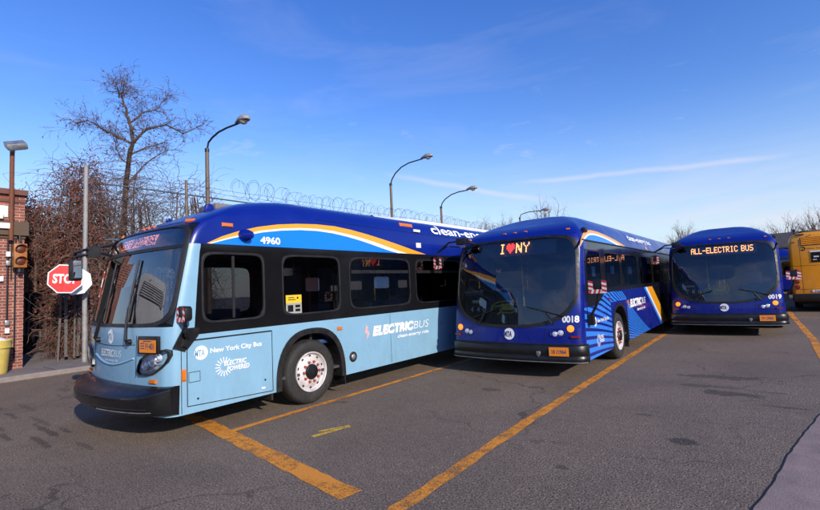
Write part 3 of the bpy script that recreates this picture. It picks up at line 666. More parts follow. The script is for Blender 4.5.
# ------------------------------------------------------------------ light blue electric bus
def build_light_bus():
    root = thing('electric_bus', 'light blue and dark blue city bus numbered 4960 at the left of the row', 'bus', (-5.612-1.295, 2.289, 0), 'electric buses parked in the lot')
    L = 13.2
    B = Body(1.295, [(.2, .10), (1.3, .10), (1.36, .11), (2.4, .32), (2.66, .42), (2.76, .52), (2.9, .72), (3.05, .95), (3.14, 1.2), (3.22, 1.6)], .16, .15,
             [(0, 1.295), (2.4, 1.295), (2.62, 1.285), (2.80, 1.262), (2.86, 1.25), (2.93, 1.225), (3.0, 1.18), (3.06, 1.115), (3.11, 1.03), (3.15, .92), (3.18, .75), (3.20, .5)], .38, 2.3, L, 3.20)
    yl = [.56, .60, .62, .66, 1.59, 1.74, 1.88, 3.06, 3.10, 3.26, 4.98, 5.15, 6.95, 7.12, 8.80, 8.94, 9.10, 10.28, 10.34, 10.9, 11.1, 12.6]
    for q in (.8, 1.0, 1.25, 2.3, 2.7, 3.6, 4.2, 5.6, 6.2): yl.append(q)
    yl = sorted(yl)
    zl = [.31, .6, .9, 1.19, 1.25, 1.37, 1.6, 1.9, 2.29, 2.39, 2.5, 2.60, 2.72, 2.78, 2.82, 2.86, 2.90, 2.94, 2.98, 3.02, 3.06, 3.09, 3.12, 3.145, 3.165, 3.18, 3.19, 3.20]
    te = .93
    wins = [(.66, 1.59), (1.88, 3.06), (3.26, 4.98), (5.15, 6.95), (7.12, 8.80), (9.10, 10.9)]
    arches = [(1.74, 3.10), (8.94, 10.28)]
    LB, BK, BL = 0, 1, 2
    def rule(reg, z, q):
        if reg == 'top': return BL
        if reg == 'front':
            if abs(q) < te and 1.37 < z < 2.72: return None
            return LB if z < 2.39 else BL
        if reg == 'rear': return LB if z < 2.39 else BL
        if z > 2.39: return BL
        if z < 1.19 and any(a < q < b for a, b in arches): return None
        if z < 1.25: return LB
        if q < .62: return LB
        if 1.37 < z < 2.29 and any(a < q < b for a, b in wins): return None
        return BK
    mb = bus_shell(B, yl, zl, te, rule, root, None, pillar=[.56, .60, .62])
    arcs = {}
    for sg in (1, -1):
        for a in arches: arcs[(sg, a)] = arch_panel(mb, B, a[0], a[1], .31, 1.19, 1.155, sg, LB)
    mb.build('body', [M['lblue'], M['gblack'], M['blue']], root, angle=40)
    for (sg, a), arc in arcs.items():
        arch_trim(B, arc, sg, .10, root); wheel(root, sg*1.275, (a[0]+a[1])/2-.01, sg)
    for a in arches:
        ax = MB(); ax.tube([(-1.0, (a[0]+a[1])/2, .485), (1.0, (a[0]+a[1])/2, .485)], .09, 10); ax.build('axle', M['under'], root)
        for sg in (1, -1):
            for q in ((1.16, a[1], .29, .26, .02, .26), (1.18, a[0]-.06, .30, .2, .03, .18)):
                fl = MB(); fl.box((sg*q[0], q[1], q[2]), q[3:]); fl.build('mud_flap', M['rubber'], root)
    interior(root, B, L)
    S = lambda y, z, off=0: B.side(y, z, off, 1); SR = lambda y, z, off=0: B.side(y, z, off, -1)
    FT = lambda t, z, off=0: B.front(t, z, off)
    F = lambda u, z, off=.004: B.frontu(u, z, off)
    D = lambda y, z: B.side(y, z, .004, 1); D2 = lambda y, z: B.side(y, z, .007, 1); D3 = lambda y, z: B.side(y, z, .010, 1)
    # windscreen with the destination sign above its divider
    opening(FT, (0, 2.045), (te, .675), (te*.995, .672), 9, (te*.955, .632), 8, M['rubber'], root, 'windshield', M['frontgl1'], M['gblack'], .012, -.008, div=((2.36, -.89, .89, .022),))
    # side windows
    for k, (a, b) in enumerate(wins):
        c = ((a+b)/2, 1.83); h = ((b-a)/2, .46)
        for fm, sg in ((S, 1), (SR, -1)):
            mull, div = (), ()
            if k == 0: mull = ((c[0]-.02, 1.42, 2.24, .018),)
            elif k >= 2: div = ((2.03, a+.06, b-.06, .030),)
            opening(fm, c, h, (h[0]*.995, h[1]*.995), 9, (h[0]-.030, h[1]-.030), 7.5, M['rubber'], root, 'window', M['drivgl'] if k == 0 else M['sidegl'], M['gblack'], .013, -.010, mull, div)
    # roof equipment shroud
    def shroud(y, x, z): return Vector((x, y, z))
    ys = [4.4, 5.0, 5.6, 6.4, 8, 10, 11.6, 12.2]
    mbx = MB(); rows = []
    for y in ys:
        k = min(1, (y-4.4)/2.0, (12.3-y)/.6); h = .005+.045*k
        rows.append([Vector((u, y, z)) for u, z in ((-.96, 3.02), (-.93, 3.14+h*.6), (-.86, 3.18+h), (.86, 3.18+h), (.93, 3.14+h*.6), (.96, 3.02))])
    mbx.grid(rows); mbx.build('roof_shroud', M['white'], root)
    hat = MB(); hat.box((.15, 1.62, 3.09), (.5, .5, .11)); hat.build('roof_hatch', M['conc'], root, bevel=.02)
    fin = MB(); fin.prism([(0, 0), (.05, .13), (.13, .15), (.20, .11), (.22, 0)], lambda y, z: Vector((.42, 1.15+y*.7, 2.97+z*.85)), lambda y, z: Vector((.50, 1.15+y*.7, 2.97+z*.85))); fin.build('roof_antenna', M['blue'], root, bevel=.01)
    fin = MB(); fin.prism([(0, 0), (.05, .1), (.10, .11), (.2, .08), (.24, 0)], lambda y, z: Vector((-.33, .95+y*.45, 2.90+z*.5)), lambda y, z: Vector((-.27, .95+y*.45, 2.90+z*.5))); fin.build('roof_antenna', M['blue'], root, bevel=.01)
    wh = MB(); wh.tube([(.45, 1.3, 3.12), (.44, 1.28, 3.23)], .004, 5); wh.build('antenna_whip', M['black'], root)
    # coloured arc on the roof side
    T = [(.74, 2.40), (.95, 2.50), (1.19, 2.585), (1.5, 2.67), (1.85, 2.735), (2.2, 2.775), (2.6, 2.80), (3.0, 2.80), (3.4, 2.765), (3.8, 2.71), (4.2, 2.645), (4.6, 2.575), (5.1, 2.48), (5.56, 2.397)]
    Bt = [(.76, 2.397), (1.0, 2.475), (1.25, 2.545), (1.55, 2.62), (1.9, 2.675), (2.25, 2.712), (2.6, 2.725), (2.95, 2.715), (3.3, 2.68), (3.62, 2.635), (3.95, 2.58), (4.25, 2.52), (4.6, 2.45), (4.92, 2.395)]
    W2 = [(.80, 2.396), (1.03, 2.465), (1.28, 2.528), (1.58, 2.597), (1.92, 2.648), (2.26, 2.68), (2.6, 2.69), (2.93, 2.675), (3.24, 2.64), (3.55, 2.592), (3.84, 2.538), (4.12, 2.48), (4.4, 2.425), (4.62, 2.394)]
    band(D, T, Bt, M['gold'], root, 'gold_arc'); band(D2, Bt, W2, M['white'], root, 'white_arc')
    base = [(.82, 2.394)]+[(.82+(4.52-.82)*k/12, 2.394) for k in range(1, 13)]+[(4.56, 2.394)]
    band(D, W2, base, M['arcblue'], root, 'blue_arc')
    lettering('4960', D3, 1.53, 2.435, .34, .095, M['wtext'], root, 'number_lettering', .035)
    lettering('clean-energy bus', D3, 5.9, 2.875, 4.0, .20, M['wtext'], root, 'slogan_lettering', .02)
    # seam of the roof shroud
    band(D, [(2.6+k*.5, 2.885-k*.008) for k in range(20)], [(2.6+k*.5, 2.878-k*.008) for k in range(20)], M['black'], root, 'roof_seam')
    marker(root, S(1.04, 2.66), (1, 0, .1), .16, .055); marker(root, S(5.05, 2.99), (1, 0, .25), .42, .075)
    lb = MB(); P = S(5.35, 2.58); lb.box((P.x+.005, 5.32, 2.58), (.012, .16, .10)); lb.box((P.x-.01, 5.3, 2.885), (.02, .22, .05)); lb.build('vent_plate', M['wtape'], root)
    dm = MB(); A = sideM(S(1.27, 2.53).x-.02, 1.27, 2.53, 1); dm.lathe([(.085, 0), (.085, .05), (.078, .10), (.05, .16), (0, .17)], 20, A @ Matrix.Rotation(R(15), 4, 'Y')); dm.build('camera_dome', M['blue'], root)
    # service panel and lower lettering
    x = 1.2955
    def edge(p, q, wd=.006):
        pn = MB()
        p, q = Vector(p), Vector(q); d = (q-p).normalized(); a = Vector((0, -d.z, d.y))*wd; pn.add([p-a+Vector((.003, 0, 0)), q-a+Vector((.003, 0, 0)), q+a+Vector((.003, 0, 0)), p+a+Vector((.003, 0, 0))], [(0, 1, 2, 3)]); pn.build('panel_seam', M['black'], root, angle=0)
    c4 = [(x, .47, 1.185), (x, 1.685, 1.185), (x, 1.685, .345), (x, .47, .40)]
    for k in range(4): edge(c4[k], c4[(k+1) % 4], .005 if k else .009)
    for k, q in enumerate(((.49, .80), (.63, .80), (.63, .68), (.49, .68))): 
        qq = ((.49, .80), (.63, .80), (.63, .68), (.49, .68))[(k+1) % 4]; edge((x, *q), (x, *qq), .003)
    for (yy) in (4.3, 6.9, 8.6): edge((x, yy, .33), (x, yy, 1.23), .003)
    edge((x, .40, .33), (x, .40, 1.2), .004)
    for (yy, zz_) in ((.60, .47), (1.56, .52)):
        mk = MB(); mk.disc(sideM(1.2995, yy, zz_, 1), .014, 10); mk.build('panel_latch', M['black'], root, angle=0)
    for k in range(1):
        o, t = mta_logo(D, .645, 1.02, .088, root, name='round_logo'); t.v = [(v[0]+.003, v[1], v[2]) for v in t.v]; t.build('logo_lettering', M['lblue'], o, angle=0, recalc=False)
    lettering('New York City Bus', D, .765, 1.0, .75, .058, M['wtext'], root, 'operator_lettering', .025)
    sunburst(D, .95, .80, .125, M['wtext'], root)
    lettering('ELECTRIC', D2, .945, .81, .33, .058, M['wtext'], root, 'emblem_lettering', .03, .2); lettering('POWERED', D2, .985, .735, .33, .058, M['wtext'], root, 'emblem_lettering', .03, .2)
    lettering('ELECTRIC', D, 3.80, .885, 1.22, .15, M['wtext'], root, 'slogan_lettering', .07, .2); lettering('BUS', D, 5.02, .885, .52, .15, M['wtext'], root, 'slogan_lettering', -.012, .2)
    lettering('clean-energy ride', D, 4.5, .765, 1.02, .062, M['wtext'], root, 'slogan_lettering', .02, .2)
    decal(D, [(3.64, 1.10), (3.70, 1.02), (3.665, 1.02), (3.72, .93), (3.64, .82), (3.66, .94), (3.60, .94)], M['pink'], root, 'bolt_emblem')
    decal(D, [(1.50, .405), (1.56, .40), (1.56, .425), (1.50, .43)], M['wtape'], root, 'panel_decal')
    cp = MB(); A = sideM(1.296, 3.29, .585, 1); cp.lathe([(.085, 0), (.085, .012), (.072, .02), (.05, .02)], 24, A); cp.build('charge_port', M['rubber'], root)
    cp = MB(); cp.lathe([(.05, .018), (.03, .032), (0, .034)], 20, A); cp.build('port_cap', M['steel'], root)
    marker(root, (1.295, 3.0, 1.09), (1, 0, 0), .11, .055); marker(root, (1.295, .425, .78), (1, 0, 0), .055, .14)
    # yellow notice in the second window
    st = MB(); st.add([S(y, z, -.006) for y, z in ((1.95, 1.56), (2.24, 1.56), (2.24, 1.68), (1.95, 1.68))], [(0, 1, 2, 3)], 0); st.add([S(y, z, -.006) for y, z in ((1.95, 1.40), (2.24, 1.40), (2.24, 1.56), (1.95, 1.56))], [(0, 1, 2, 3)], 1)
    for (a, b_, c_, d_) in ((1.98, 1.43, .10, .10), (2.12, 1.43, .09, .04), (2.12, 1.49, .09, .04), (2.15, 1.62, .03, .03), (1.99, 1.635, .11, .012), (1.99, 1.605, .14, .012)): st.add([S(y, z, -.004) for y, z in ((a, b_), (a+c_, b_), (a+c_, b_+d_), (a, b_+d_))], [(0, 1, 2, 3)], 2)
    st.build('window_notice', [M['stickery'], M['stickerg'], M['black']], root, angle=0, recalc=False)
    # front
    G = lambda u, z: B.frontu(u, z, -.05)
    pnl = MB(); pnl.grid([[B.frontu(-1.1+2.2*k/14, z, -.08) for k in range(15)] for z in (2.37, 2.5, 2.66)]); pnl.build('destination_sign', M['ledpanel'], root)
    # one tall line of dim sign dots, too faint to read
    dots = MB(); rnd = random.Random(4); u = -.56; pz = .0235
    while u < .50:
        if rnd.random() < .14: u += .05
        on = [[rnd.random() < (.78 if c in (0, 3) or r in (0, 3, 6) else .22) for c in range(4)] for r in range(7)]
        for r in range(7):
            for c in range(4):
                if on[r][c]:
                    a = u+c*.0165; z = 2.585-r*pz; dots.add([B.frontu(a, z, -.06), B.frontu(a+.0125, z, -.06), B.frontu(a+.0125, z+.016, -.06), B.frontu(a, z+.016, -.06)], [(0, 1, 2, 3)])
        u += .083
    dots.build('sign_lettering', M['leddim'], root, angle=0, recalc=False)
    # bumper
    bm_ = MB(); prof = [(.0, .672), (.02, .668), (.08, .640), (.14, .605), (.188, .570), (.200, .556), (.204, .535), (.196, .46), (.180, .40), (.15, .355), (.02, .335)]
    tl = [-1+2*k/48 for k in range(49)]; rows = []
    ends = [(-1.0, -1)]
    def bpt(t, o, z):
        p = B.front(t*.985, 1.0, .012); u = 1.325*t; a_ = abs(t); lift = .095*a_**7 if z > .5 else .0
        e = Vector((u, -.175+.165*(u/1.0)**2*.9+.17*a_**12, 0)); k = o/.2
        return Vector((p.x+(e.x-p.x)*k, p.y+(e.y-p.y)*k, z+lift*min(1, k)*(1 if z < .66 else .3)))
    for o, z in prof: rows.append([bpt(t, o, z) for t in tl])
    bm_.grid(rows)
    for sgn in (0, -1): bm_.add([rows[k][sgn] for k in range(len(prof))], [tuple(range(len(prof)))])
    bumper = bm_.build('bumper', M['bumper'], root, angle=32)
    gm = MB(); gm.grid([[bpt(t, .198, .445) + Vector((0, -.004, 0)) for t in tl[3:-3]], [bpt(t, .196, .438)+Vector((0, -.012, 0)) for t in tl[3:-3]]]); gm.build('bumper_groove', M['under'], bumper)
    tr = MB(); tr.tube([bpt(t, .186, .40)+Vector((0, -.004, 0)) for t in [.2+.7*k/12 for k in range(13)]], .006, 6); tr.build('bumper_trim', M['steel'], bumper)
    # curved swage and seams of the front panel
    sw = MB(); sw.tube([B.frontu(u, .965-.10*math.cos(u/.62*PI/2)*1.0+.02, .004) for u in [-.62+1.24*k/20 for k in range(21)]], .012, 8); sw.build('front_swage', M['lblue'], root)
    se = MB()
    for s_ in (-.69, .69): se.tube([B.frontu(s_*(1-.04*k/6), 1.27-.52*k/6, .001) for k in range(7)], .004, 5)
    se.tube([B.frontu(-.66+1.32*k/20, 1.155-.025*math.cos((-.66+1.32*k/20)/.66*PI/2), .001) for k in range(21)], .004, 5)
    se.build('front_seam', M['black'], root)
    lettering('ELECTRIC', F, -.36, .985, .45, .09, M['wtext'], root, 'slogan_lettering', .03, .2); lettering('BUS', F, .10, .985, .22, .09, M['wtext'], root, 'slogan_lettering', -.01, .2)
    lettering('clean-energy ride', F, -.2, .925, .42, .032, M['wtext'], root, 'slogan_lettering', .01)
    o, t = mta_logo(F, 0, 1.245, .095, root, name='round_logo'); t.v = [(v[0], v[1]-.003, v[2]) for v in t.v]; t.build('logo_lettering', M['lblue'], o, angle=0, recalc=False)
    for s_ in (1, -1):
        poly = [(.73, .83), (.745, .90), (.80, .985), (.90, 1.04), (1.05, 1.085), (1.215, 1.11), (1.262, 1.09), (1.264, 1.03), (1.235, .95), (1.17, .88), (1.07, .825), (.93, .795), (.78, .79)]
        cu, cz = .99, .945
        def Q(k, off): return [B.frontu(s_*(cu+(u-cu)*k), cz+(z-cz)*k, off) for u, z in poly]
        hb = MB(); hb.grid([Q(1.03, -.006), Q(1.0, .03), Q(.96, .036), Q(.91, .034), Q(.90, .004)], closed=True); hb.grid([Q(.90, .004), Q(.4, .004), Q(.02, .004)], 1, closed=True); h = hb.build('headlight', [M['black'], M['lensbase']], root)
        rf = MB()
        for (uc, zc, rr) in ((.90, .915, .066), (1.03, .965, .066), (1.145, 1.015, .05)):
            p = B.frontu(s_*uc, zc, .010); q = B.frontu(s_*uc, zc, .5); nrm = (q-p).normalized(); Mk = nrm.to_track_quat('Z', 'Y').to_matrix().to_4x4(); Mk.translation = p
            rf.lathe([(rr, -.004), (rr, .018), (rr*.92, .022), (rr*.75, .006), (rr*.62, .002), (rr*.58, .014), (rr*.3, .024), (.0, .027)], 20, Mk)
        rf.grid([[B.frontu(s_*u, z, .012) for u, z in ((.81, .822), (.93, .826), (1.05, .855), (1.14, .895))], [B.frontu(s_*u, z, .02) for u, z in ((.80, .845), (.92, .852), (1.04, .883), (1.13, .925))]])
        rf.build('lamp_reflector', M['lens'], h)
        cv = MB(); cv.grid([Q(.91, .034), Q(.4, .040), Q(.02, .042)], closed=True); cv.add(Q(.02, .042), [tuple(range(13))]); cv.build('lamp_cover', M['lampgl'], h, angle=0)
        p = B.frontu(s_*1.02, .725, .0); q = B.frontu(s_*1.02, .725, .1); marker(root, p, q-p, .13, .045)
        for uu in (.0,): pass
    p = B.frontu(.97, 1.16, .02); q = B.frontu(.97, 1.16, .12); nrm = (q-p).normalized(); a = Vector((0, 0, 1)).cross(nrm).normalized()
    ph = MB(); rot = Matrix((a, Vector((0, 0, 1)), nrm)).transposed(); ph.box(p, (.40, .215, .035), rot=rot); ho = ph.build('plate_holder', M['black'], root, bevel=.01)
    pl = MB(); pl.box(p+nrm*.02+Vector((0, 0, -.012)), (.31, .15, .006), rot=rot); po = pl.build('licence_plate', M['plate'], ho)
    PM = lambda u, z: p+nrm*.0245+a*u+Vector((0, 0, z-.012))
    lettering('F1401', PM, -.03, -.035, .16, .07, M['navyt'], po, 'plate_lettering', .02)
    tx = MB()
    for zz_ in (.03, -.0, -.03): tx.add([PM(-.13, zz_), PM(-.05, zz_), PM(-.05, zz_+.012), PM(-.13, zz_+.012)], [(0, 1, 2, 3)])
    tx.add([PM(-.08, .055), PM(.08, .055), PM(.08, .066), PM(-.08, .066)], [(0, 1, 2, 3)]); tx.build('plate_printing', M['navyt'], po, angle=0)
    for s_, u0, lean in ((1, .55, -.25), (-1, -.45, .2)):
        wp = MB(); wp.tube([B.frontu(u0, 1.19, .03), B.frontu(u0, 1.22, .06), B.frontu(u0-.06*s_, 1.45, .05), B.frontu(u0-.12*s_, 1.62, .035)], [.022, .02, .014, .009], 8)
        wp.tube([B.frontu(u0, 1.19, -.01), B.frontu(u0, 1.19, .05)], .035, 12)
        wp.tube([B.frontu(u0-.14*s_, 1.44+.8*k/8, .016) for k in range(9)], .013, 6)
        wp.tube([B.frontu(u0-.02*s_, 1.2, .05), B.frontu(u0-.14*s_, 1.8, .03)], .008, 6)
        wp.build('wiper', M['black'], root)
    # roof front marker lamps
    for u in (-.16, 0, .16): marker(root, B.frontu(u, 2.80, 0), (0, -.8, .6), .10, .04)
    for u in (1.05, -1.05): marker(root, B.frontu(u, 2.78, 0), (.5*u, -.8, .5), .13, .05)
    vs_ = MB(); vs_.grid([[B.frontu(.25+.6*k/8, z, .003) for k in range(9)] for z in (2.775, 2.815)]); vs_.build('roof_vent', M['black'], root)
    # door side mirror on its long arm, and the taped mirror at the driver's corner
    ar = MB(); Pm = Vector((-1.30, .08, 2.33))
    ar.tube([B.frontu(-1.0, 2.42, .0), B.frontu(-1.0, 2.42, .10)+Vector((0, 0, .04)), Vector((-1.05, .12, 2.42)), Vector((-1.26, .08, 2.41)), Pm+Vector((0, 0, .08)), Pm], .022, 8)
    ar.tube([B.frontu(-1.1, 2.62, .0), Vector((-1.05, .10, 2.49)), Vector((-1.26, .06, 2.47)), Pm+Vector((.0, 0, .1))], .02, 8)
    ar.box((-1.02, .22, 2.46), (.12, .16, .16)); ar.build('mirror_arm', M['black'], root)
    mh = MB(); mh.prism([(-.10, -.14), (-.07, -.16), (.07, -.16), (.10, -.14), (.10, .14), (.07, .16), (-.07, .16), (-.10, .14)], lambda x, z: Pm+Vector((x-.06, -.055, z-.12)), lambda x, z: Pm+Vector((x-.06, .075, z-.12)))
    o = mh.build('mirror', M['rubber'], root, bevel=.02); g = MB(); g.add([Pm+Vector((x-.06, .077, z-.12)) for x, z in ((-.08, -.13), (.08, -.13), (.08, .13), (-.08, .13))], [(0, 1, 2, 3)]); g.build('mirror_glass', M['mirror'], o, angle=0)
    g = MB(); g.add([Pm+Vector((.0405, y, z-.12)) for y, z in ((-.04, -.12), (.06, -.12), (.06, .14), (-.04, .14))], [(0, 1, 2, 3)]); g.build('mirror_side', M['mirror'], o, angle=0)
    hazard_mirror(root, (1.40, .40, 1.52), 1, .20, .19)
    br = MB(); br.prism([(.47, 1.30), (.40, 1.13), (.46, 1.10), (.60, 1.26), (.60, 1.34)], lambda y, z: Vector((1.29, y, z)), lambda y, z: Vector((1.35, y, z)))
    br.prism([(.30, 1.12), (.42, 1.34), (.62, 1.34), (.52, 1.20), (.44, 1.06)], lambda y, z: Vector((1.292, y, z)), lambda y, z: Vector((1.315, y, z)))
    br.tube([(1.33, .47, 1.2), (1.38, .41, 1.3), (1.40, .40, 1.45)], .022, 8); br.tube([(1.38, .41, 1.25), (1.43, .38, 1.3), (1.40, .42, 1.36), (1.44, .39, 1.40)], .014, 6)
    br.build('mirror_bracket', M['black'], root)
    return root
light_bus = build_light_bus()

# ------------------------------------------------------------------ deep blue electric buses
def build_blue_bus(loc, label, number, sign, route, plate, sign_w):
    root = thing('electric_bus', label, 'bus', loc, 'electric buses parked in the lot')
    L = 12.9
    B = Body(1.295, [(.2, -.18), (.62, -.18), (.9, -.15), (1.5, -.05), (2.0, .05), (2.5, .20), (2.58, .24), (2.7, .33), (2.80, .46), (2.90, .66), (3.0, 1.0), (3.10, 1.5)], .13, .15,
             [(0, 1.295), (1.2, 1.295), (2.30, 1.285), (2.41, 1.272), (2.50, 1.252), (2.58, 1.226), (2.66, 1.19), (2.74, 1.145), (2.82, 1.085), (2.90, 1.0), (2.97, .89), (3.03, .74), (3.08, .54), (3.10, .32)], .27, 1.9, L, 3.10)
    yl = [.16, .22, .34, .40, 1.36, 1.56, 1.66, 1.86, 2.86, 3.06, 3.22, 4.66, 4.80, 6.55, 6.70, 7.85, 8.2, 9.0, 9.3, 10.5, 10.8, 12.3, .8, 1.1, 2.3, 3.6, 4.1, 5.3, 6.0]
    yl = sorted(yl)
    zl = [.30, .6, .88, 1.10, 1.22, 1.30, 1.44, 1.50, 1.75, 2.0, 2.26, 2.41, 2.46, 2.53, 2.58, 2.62, 2.66, 2.70, 2.74, 2.78, 2.82, 2.86, 2.90, 2.935, 2.97, 3.0, 3.03, 3.055, 3.07, 3.08, 3.09, 3.10]
    te = B.tm(1.5)+(1-B.tm(1.5))*.52
    wins = [(.40, 1.36, 1.44, 2.26), (1.66, 2.86, 1.50, 2.26), (3.06, 4.66, 1.50, 2.26), (4.80, 6.55, 1.50, 2.26), (6.70, 7.85, 1.50, 2.26), (9.3, 10.5, 1.5, 2.26)]
    arches = [(1.86, 3.22), (9.0, 10.5)]
    PB, BK = 0, 1
    def rule(reg, z, q):
        if reg == 'top' or reg == 'rear': return PB
        if reg == 'front': return None if abs(q) < te and .88 < z < 2.58 else PB
        if z > 2.41: return PB
        if z < 1.22 and any(a < q < b for a, b in arches): return None
        if q < .34 or z < (1.22 if q < 1.36 else 1.44): return PB
        if any(a < q < b and c < z < d for a, b, c, d in wins): return None
        return BK
    mb = bus_shell(B, yl, zl, te, rule, root, None)
    arcs = {}
    for sg in (1, -1):
        for a in arches: arcs[(sg, a)] = arch_panel(mb, B, a[0], a[1], .30, 1.22, 1.17, sg, PB)
    mb.build('body', [M['pblue'], M['gblack']], root, angle=40)
    for (sg, a), arc in arcs.items():
        arch_trim(B, arc, sg, .07, root, out=.010); wheel(root, sg*1.27, (a[0]+a[1])/2-.06, sg)
    for a in arches:
        for sg in (1, -1):
            fl = MB(); fl.box((sg*1.16, a[1]-.02, .28), (.24, .02, .24)); fl.build('mud_flap', M['rubber'], root)
    interior(root, B, L, .6)
    S = lambda y, z, off=0: B.side(y, z, off, 1); SR = lambda y, z, off=0: B.side(y, z, off, -1)
    FT = lambda t, z, off=0: B.front(t, z, off)
    F = lambda u, z, off=.004: B.frontu(u, z, off)
    D = lambda y, z: B.side(y, z, .004, 1); D2 = lambda y, z: B.side(y, z, .007, 1); D3 = lambda y, z: B.side(y, z, .010, 1); D4 = lambda y, z: B.side(y, z, .013, 1)
    opening(FT, (0, 1.73), (te, .85), (te*.99, .845), (7.5, 2.85), (te*.945, .795), (6.4, 2.65), M['rubber'], root, 'windshield', M['frontgl'], M['pblue'], .012, -.006)
    for (a, b, c_, d_) in wins:
        c = ((a+b)/2, (c_+d_)/2); h = ((b-a)/2, (d_-c_)/2)
        for fm in (S, SR): opening(fm, c, h, (h[0]*.995, h[1]*.995), 14, (h[0]-.03, h[1]-.03), 12, M['gblack'], root, 'window', M['sidegl'], M['gblack'], .006, -.004)
    # roof arc
    T = [(.16+.0, 2.30), (.30, 2.42), (.50, 2.52), (.75, 2.605), (1.0, 2.65), (1.3, 2.67), (1.7, 2.665), (2.1, 2.64), (2.5, 2.60), (2.9, 2.555), (3.3, 2.50), (3.80, 2.418)]
    Bt = [(.20, 2.29), (.36, 2.40), (.56, 2.48), (.8, 2.55), (1.02, 2.587), (1.3, 2.603), (1.66, 2.598), (2.02, 2.575), (2.38, 2.54), (2.74, 2.50), (3.05, 2.462), (3.38, 2.416)]
    W2 = [(.34, 2.37), (.42, 2.41), (.62, 2.46), (.83, 2.52), (1.04, 2.55), (1.3, 2.563), (1.62, 2.556), (1.94, 2.537), (2.26, 2.505), (2.56, 2.472), (2.8, 2.44), (2.98, 2.416)]
    band(D, T, Bt, M['gold'], root, 'gold_arc'); band(D2, Bt, W2, M['white'], root, 'white_arc')
    band(D, W2, [(.44+(2.9-.44)*k/11, 2.413) for k in range(12)], M['arcblue'], root, 'blue_arc')
    lettering('clean-energy bus', D3, 4.35, 2.64, 2.9, .15, M['wtext'], root, 'slogan_lettering', .02)
    decal(D3, [(6.1, 2.57), (6.3, 2.50), (6.18, 2.50), (6.34, 2.43), (6.0, 2.50), (6.12, 2.50)], M['pink'], root, 'bolt_emblem')
    gt = MB(); gt.tube([S(.36+k*.5, 2.425, .006) for k in range(24)], .016, 6); gt.build('roof_gutter', M['black'], root)
    cm = MB(); cm.box(S(.72, 2.63, .03), (.08, .16, .09)); cm.build('camera_dome', M['black'], root, bevel=.02)
    # fanned stripes along the lower side
    def clip(y, z): return max(.305, min(z, 1.215 if y < .9 else (1.215+(y-.9)*.36 if y < 1.5 else 1.43)))
    arc1 = arcs[(1, arches[0])]
    def inarch(y, z):
        a, b = arches[0]
        return a-.02 < y < b+.02
    stp = MB(); K = 17
    for k in range(K):
        za, zb = .27+k*.155, .27+k*.155+.092
        for (ya, yb, n) in ((.12, 1.85, 14), (3.23, 5.75, 16)):
            tp, bt = [], []
            for i in range(n+1):
                y = ya+(yb-ya)*i/n; s_ = max(0, 1-y/6.2)**1.2
                top = clip(y, .12+(zb-.12)*s_+.03*math.sin(y*1.3)); bot = clip(y, .12+(za-.12)*s_+.03*math.sin(y*1.3)); tp.append((y, top)); bt.append((y, bot))
            for i in range(n):
                if tp[i][1]-bt[i][1] < .004 and tp[i+1][1]-bt[i+1][1] < .004: continue
                stp.add([D(*tp[i]), D(*tp[i+1]), D(*bt[i+1]), D(*bt[i])], [(0, 1, 2, 3)])
        # above the wheel arch
        tp, bt = [], []
        for i in range(9):
            y = 1.85+1.38*i/8; s_ = max(0, 1-y/6.2)**1.2
            tp.append((y, max(1.22, clip(y, .12+(zb-.12)*s_)))); bt.append((y, max(1.22, clip(y, .12+(za-.12)*s_))))
        for i in range(8):
            if tp[i][1]-bt[i][1] > .004 or tp[i+1][1]-bt[i+1][1] > .004: stp.add([D(*tp[i]), D(*tp[i+1]), D(*bt[i+1]), D(*bt[i])], [(0, 1, 2, 3)])
    stp.build('fanned_stripes', M['stripe'], root, angle=0, recalc=False)
    # slanting bands further back
    def slant(y0, y1, m, nm, D_=D2): return band(D_, [(y0+2.05*k/8, 1.435-1.13*k/8) for k in range(9)], [(y0+(y1-y0)+2.05*k/8, 1.435-1.13*k/8) for k in range(9)], m, root, nm)
    slant(5.20, 5.42, M['stripe'], 'blue_band'); slant(5.42, 5.60, M['white'], 'white_band'); slant(5.60, 6.35, M['gold'], 'gold_band')
    slant(6.35, 7.6, M['gblack'], 'black_band')
    D_ = D3
    lettering('ELECTRIC', D3, 3.52, 1.03, 1.25, .16, M['wtext'], root, 'slogan_lettering', .065, .2); lettering('BUS', D3, 4.80, 1.03, .45, .16, M['wtext'], root, 'slogan_lettering', .0, .2)
    lettering('clean-energy ride', D3, 4.2, .90, .95, .07, M['wtext'], root, 'slogan_lettering', .02, .2)
    decal(D3, [(3.36, 1.24), (3.44, 1.12), (3.40, 1.12), (3.46, .98), (3.32, 1.10), (3.36, 1.10)], M['pink'], root, 'bolt_emblem')
    o, t = mta_logo(D2, .70, .93, .085, root); t.v = [(v[0]+.003, v[1], v[2]) for v in t.v]; t.build('logo_lettering', M['pblue'], o, angle=0, recalc=False)
    lettering('New York City Bus', D3, .82, .905, .80, .062, M['wtext'], root, 'operator_lettering', .025)
    sunburst(D2, .84, .58, .12, M['wtext'], root); lettering('ELECTRIC', D3, .86, .60, .30, .055, M['wtext'], root, 'emblem_lettering', .03, .2); lettering('POWERED', D3, .89, .53, .30, .055, M['wtext'], root, 'emblem_lettering', .03, .2)
    marker(root, (1.295, 1.72, 1.30), (1, 0, 0), .08, .05, M['redlens']); marker(root, (1.295, 3.3, 1.16), (1, 0, 0), .08, .06, M['amber'])
    # front: sign, number, emblem, lamps
    pn = MB(); pn.grid([[B.frontu(-.72+1.56*k/12, z, -.07) for k in range(13)] for z in (2.22, 2.36, 2.51)]); pn.build('destination_sign', M['ledpanel'], root)
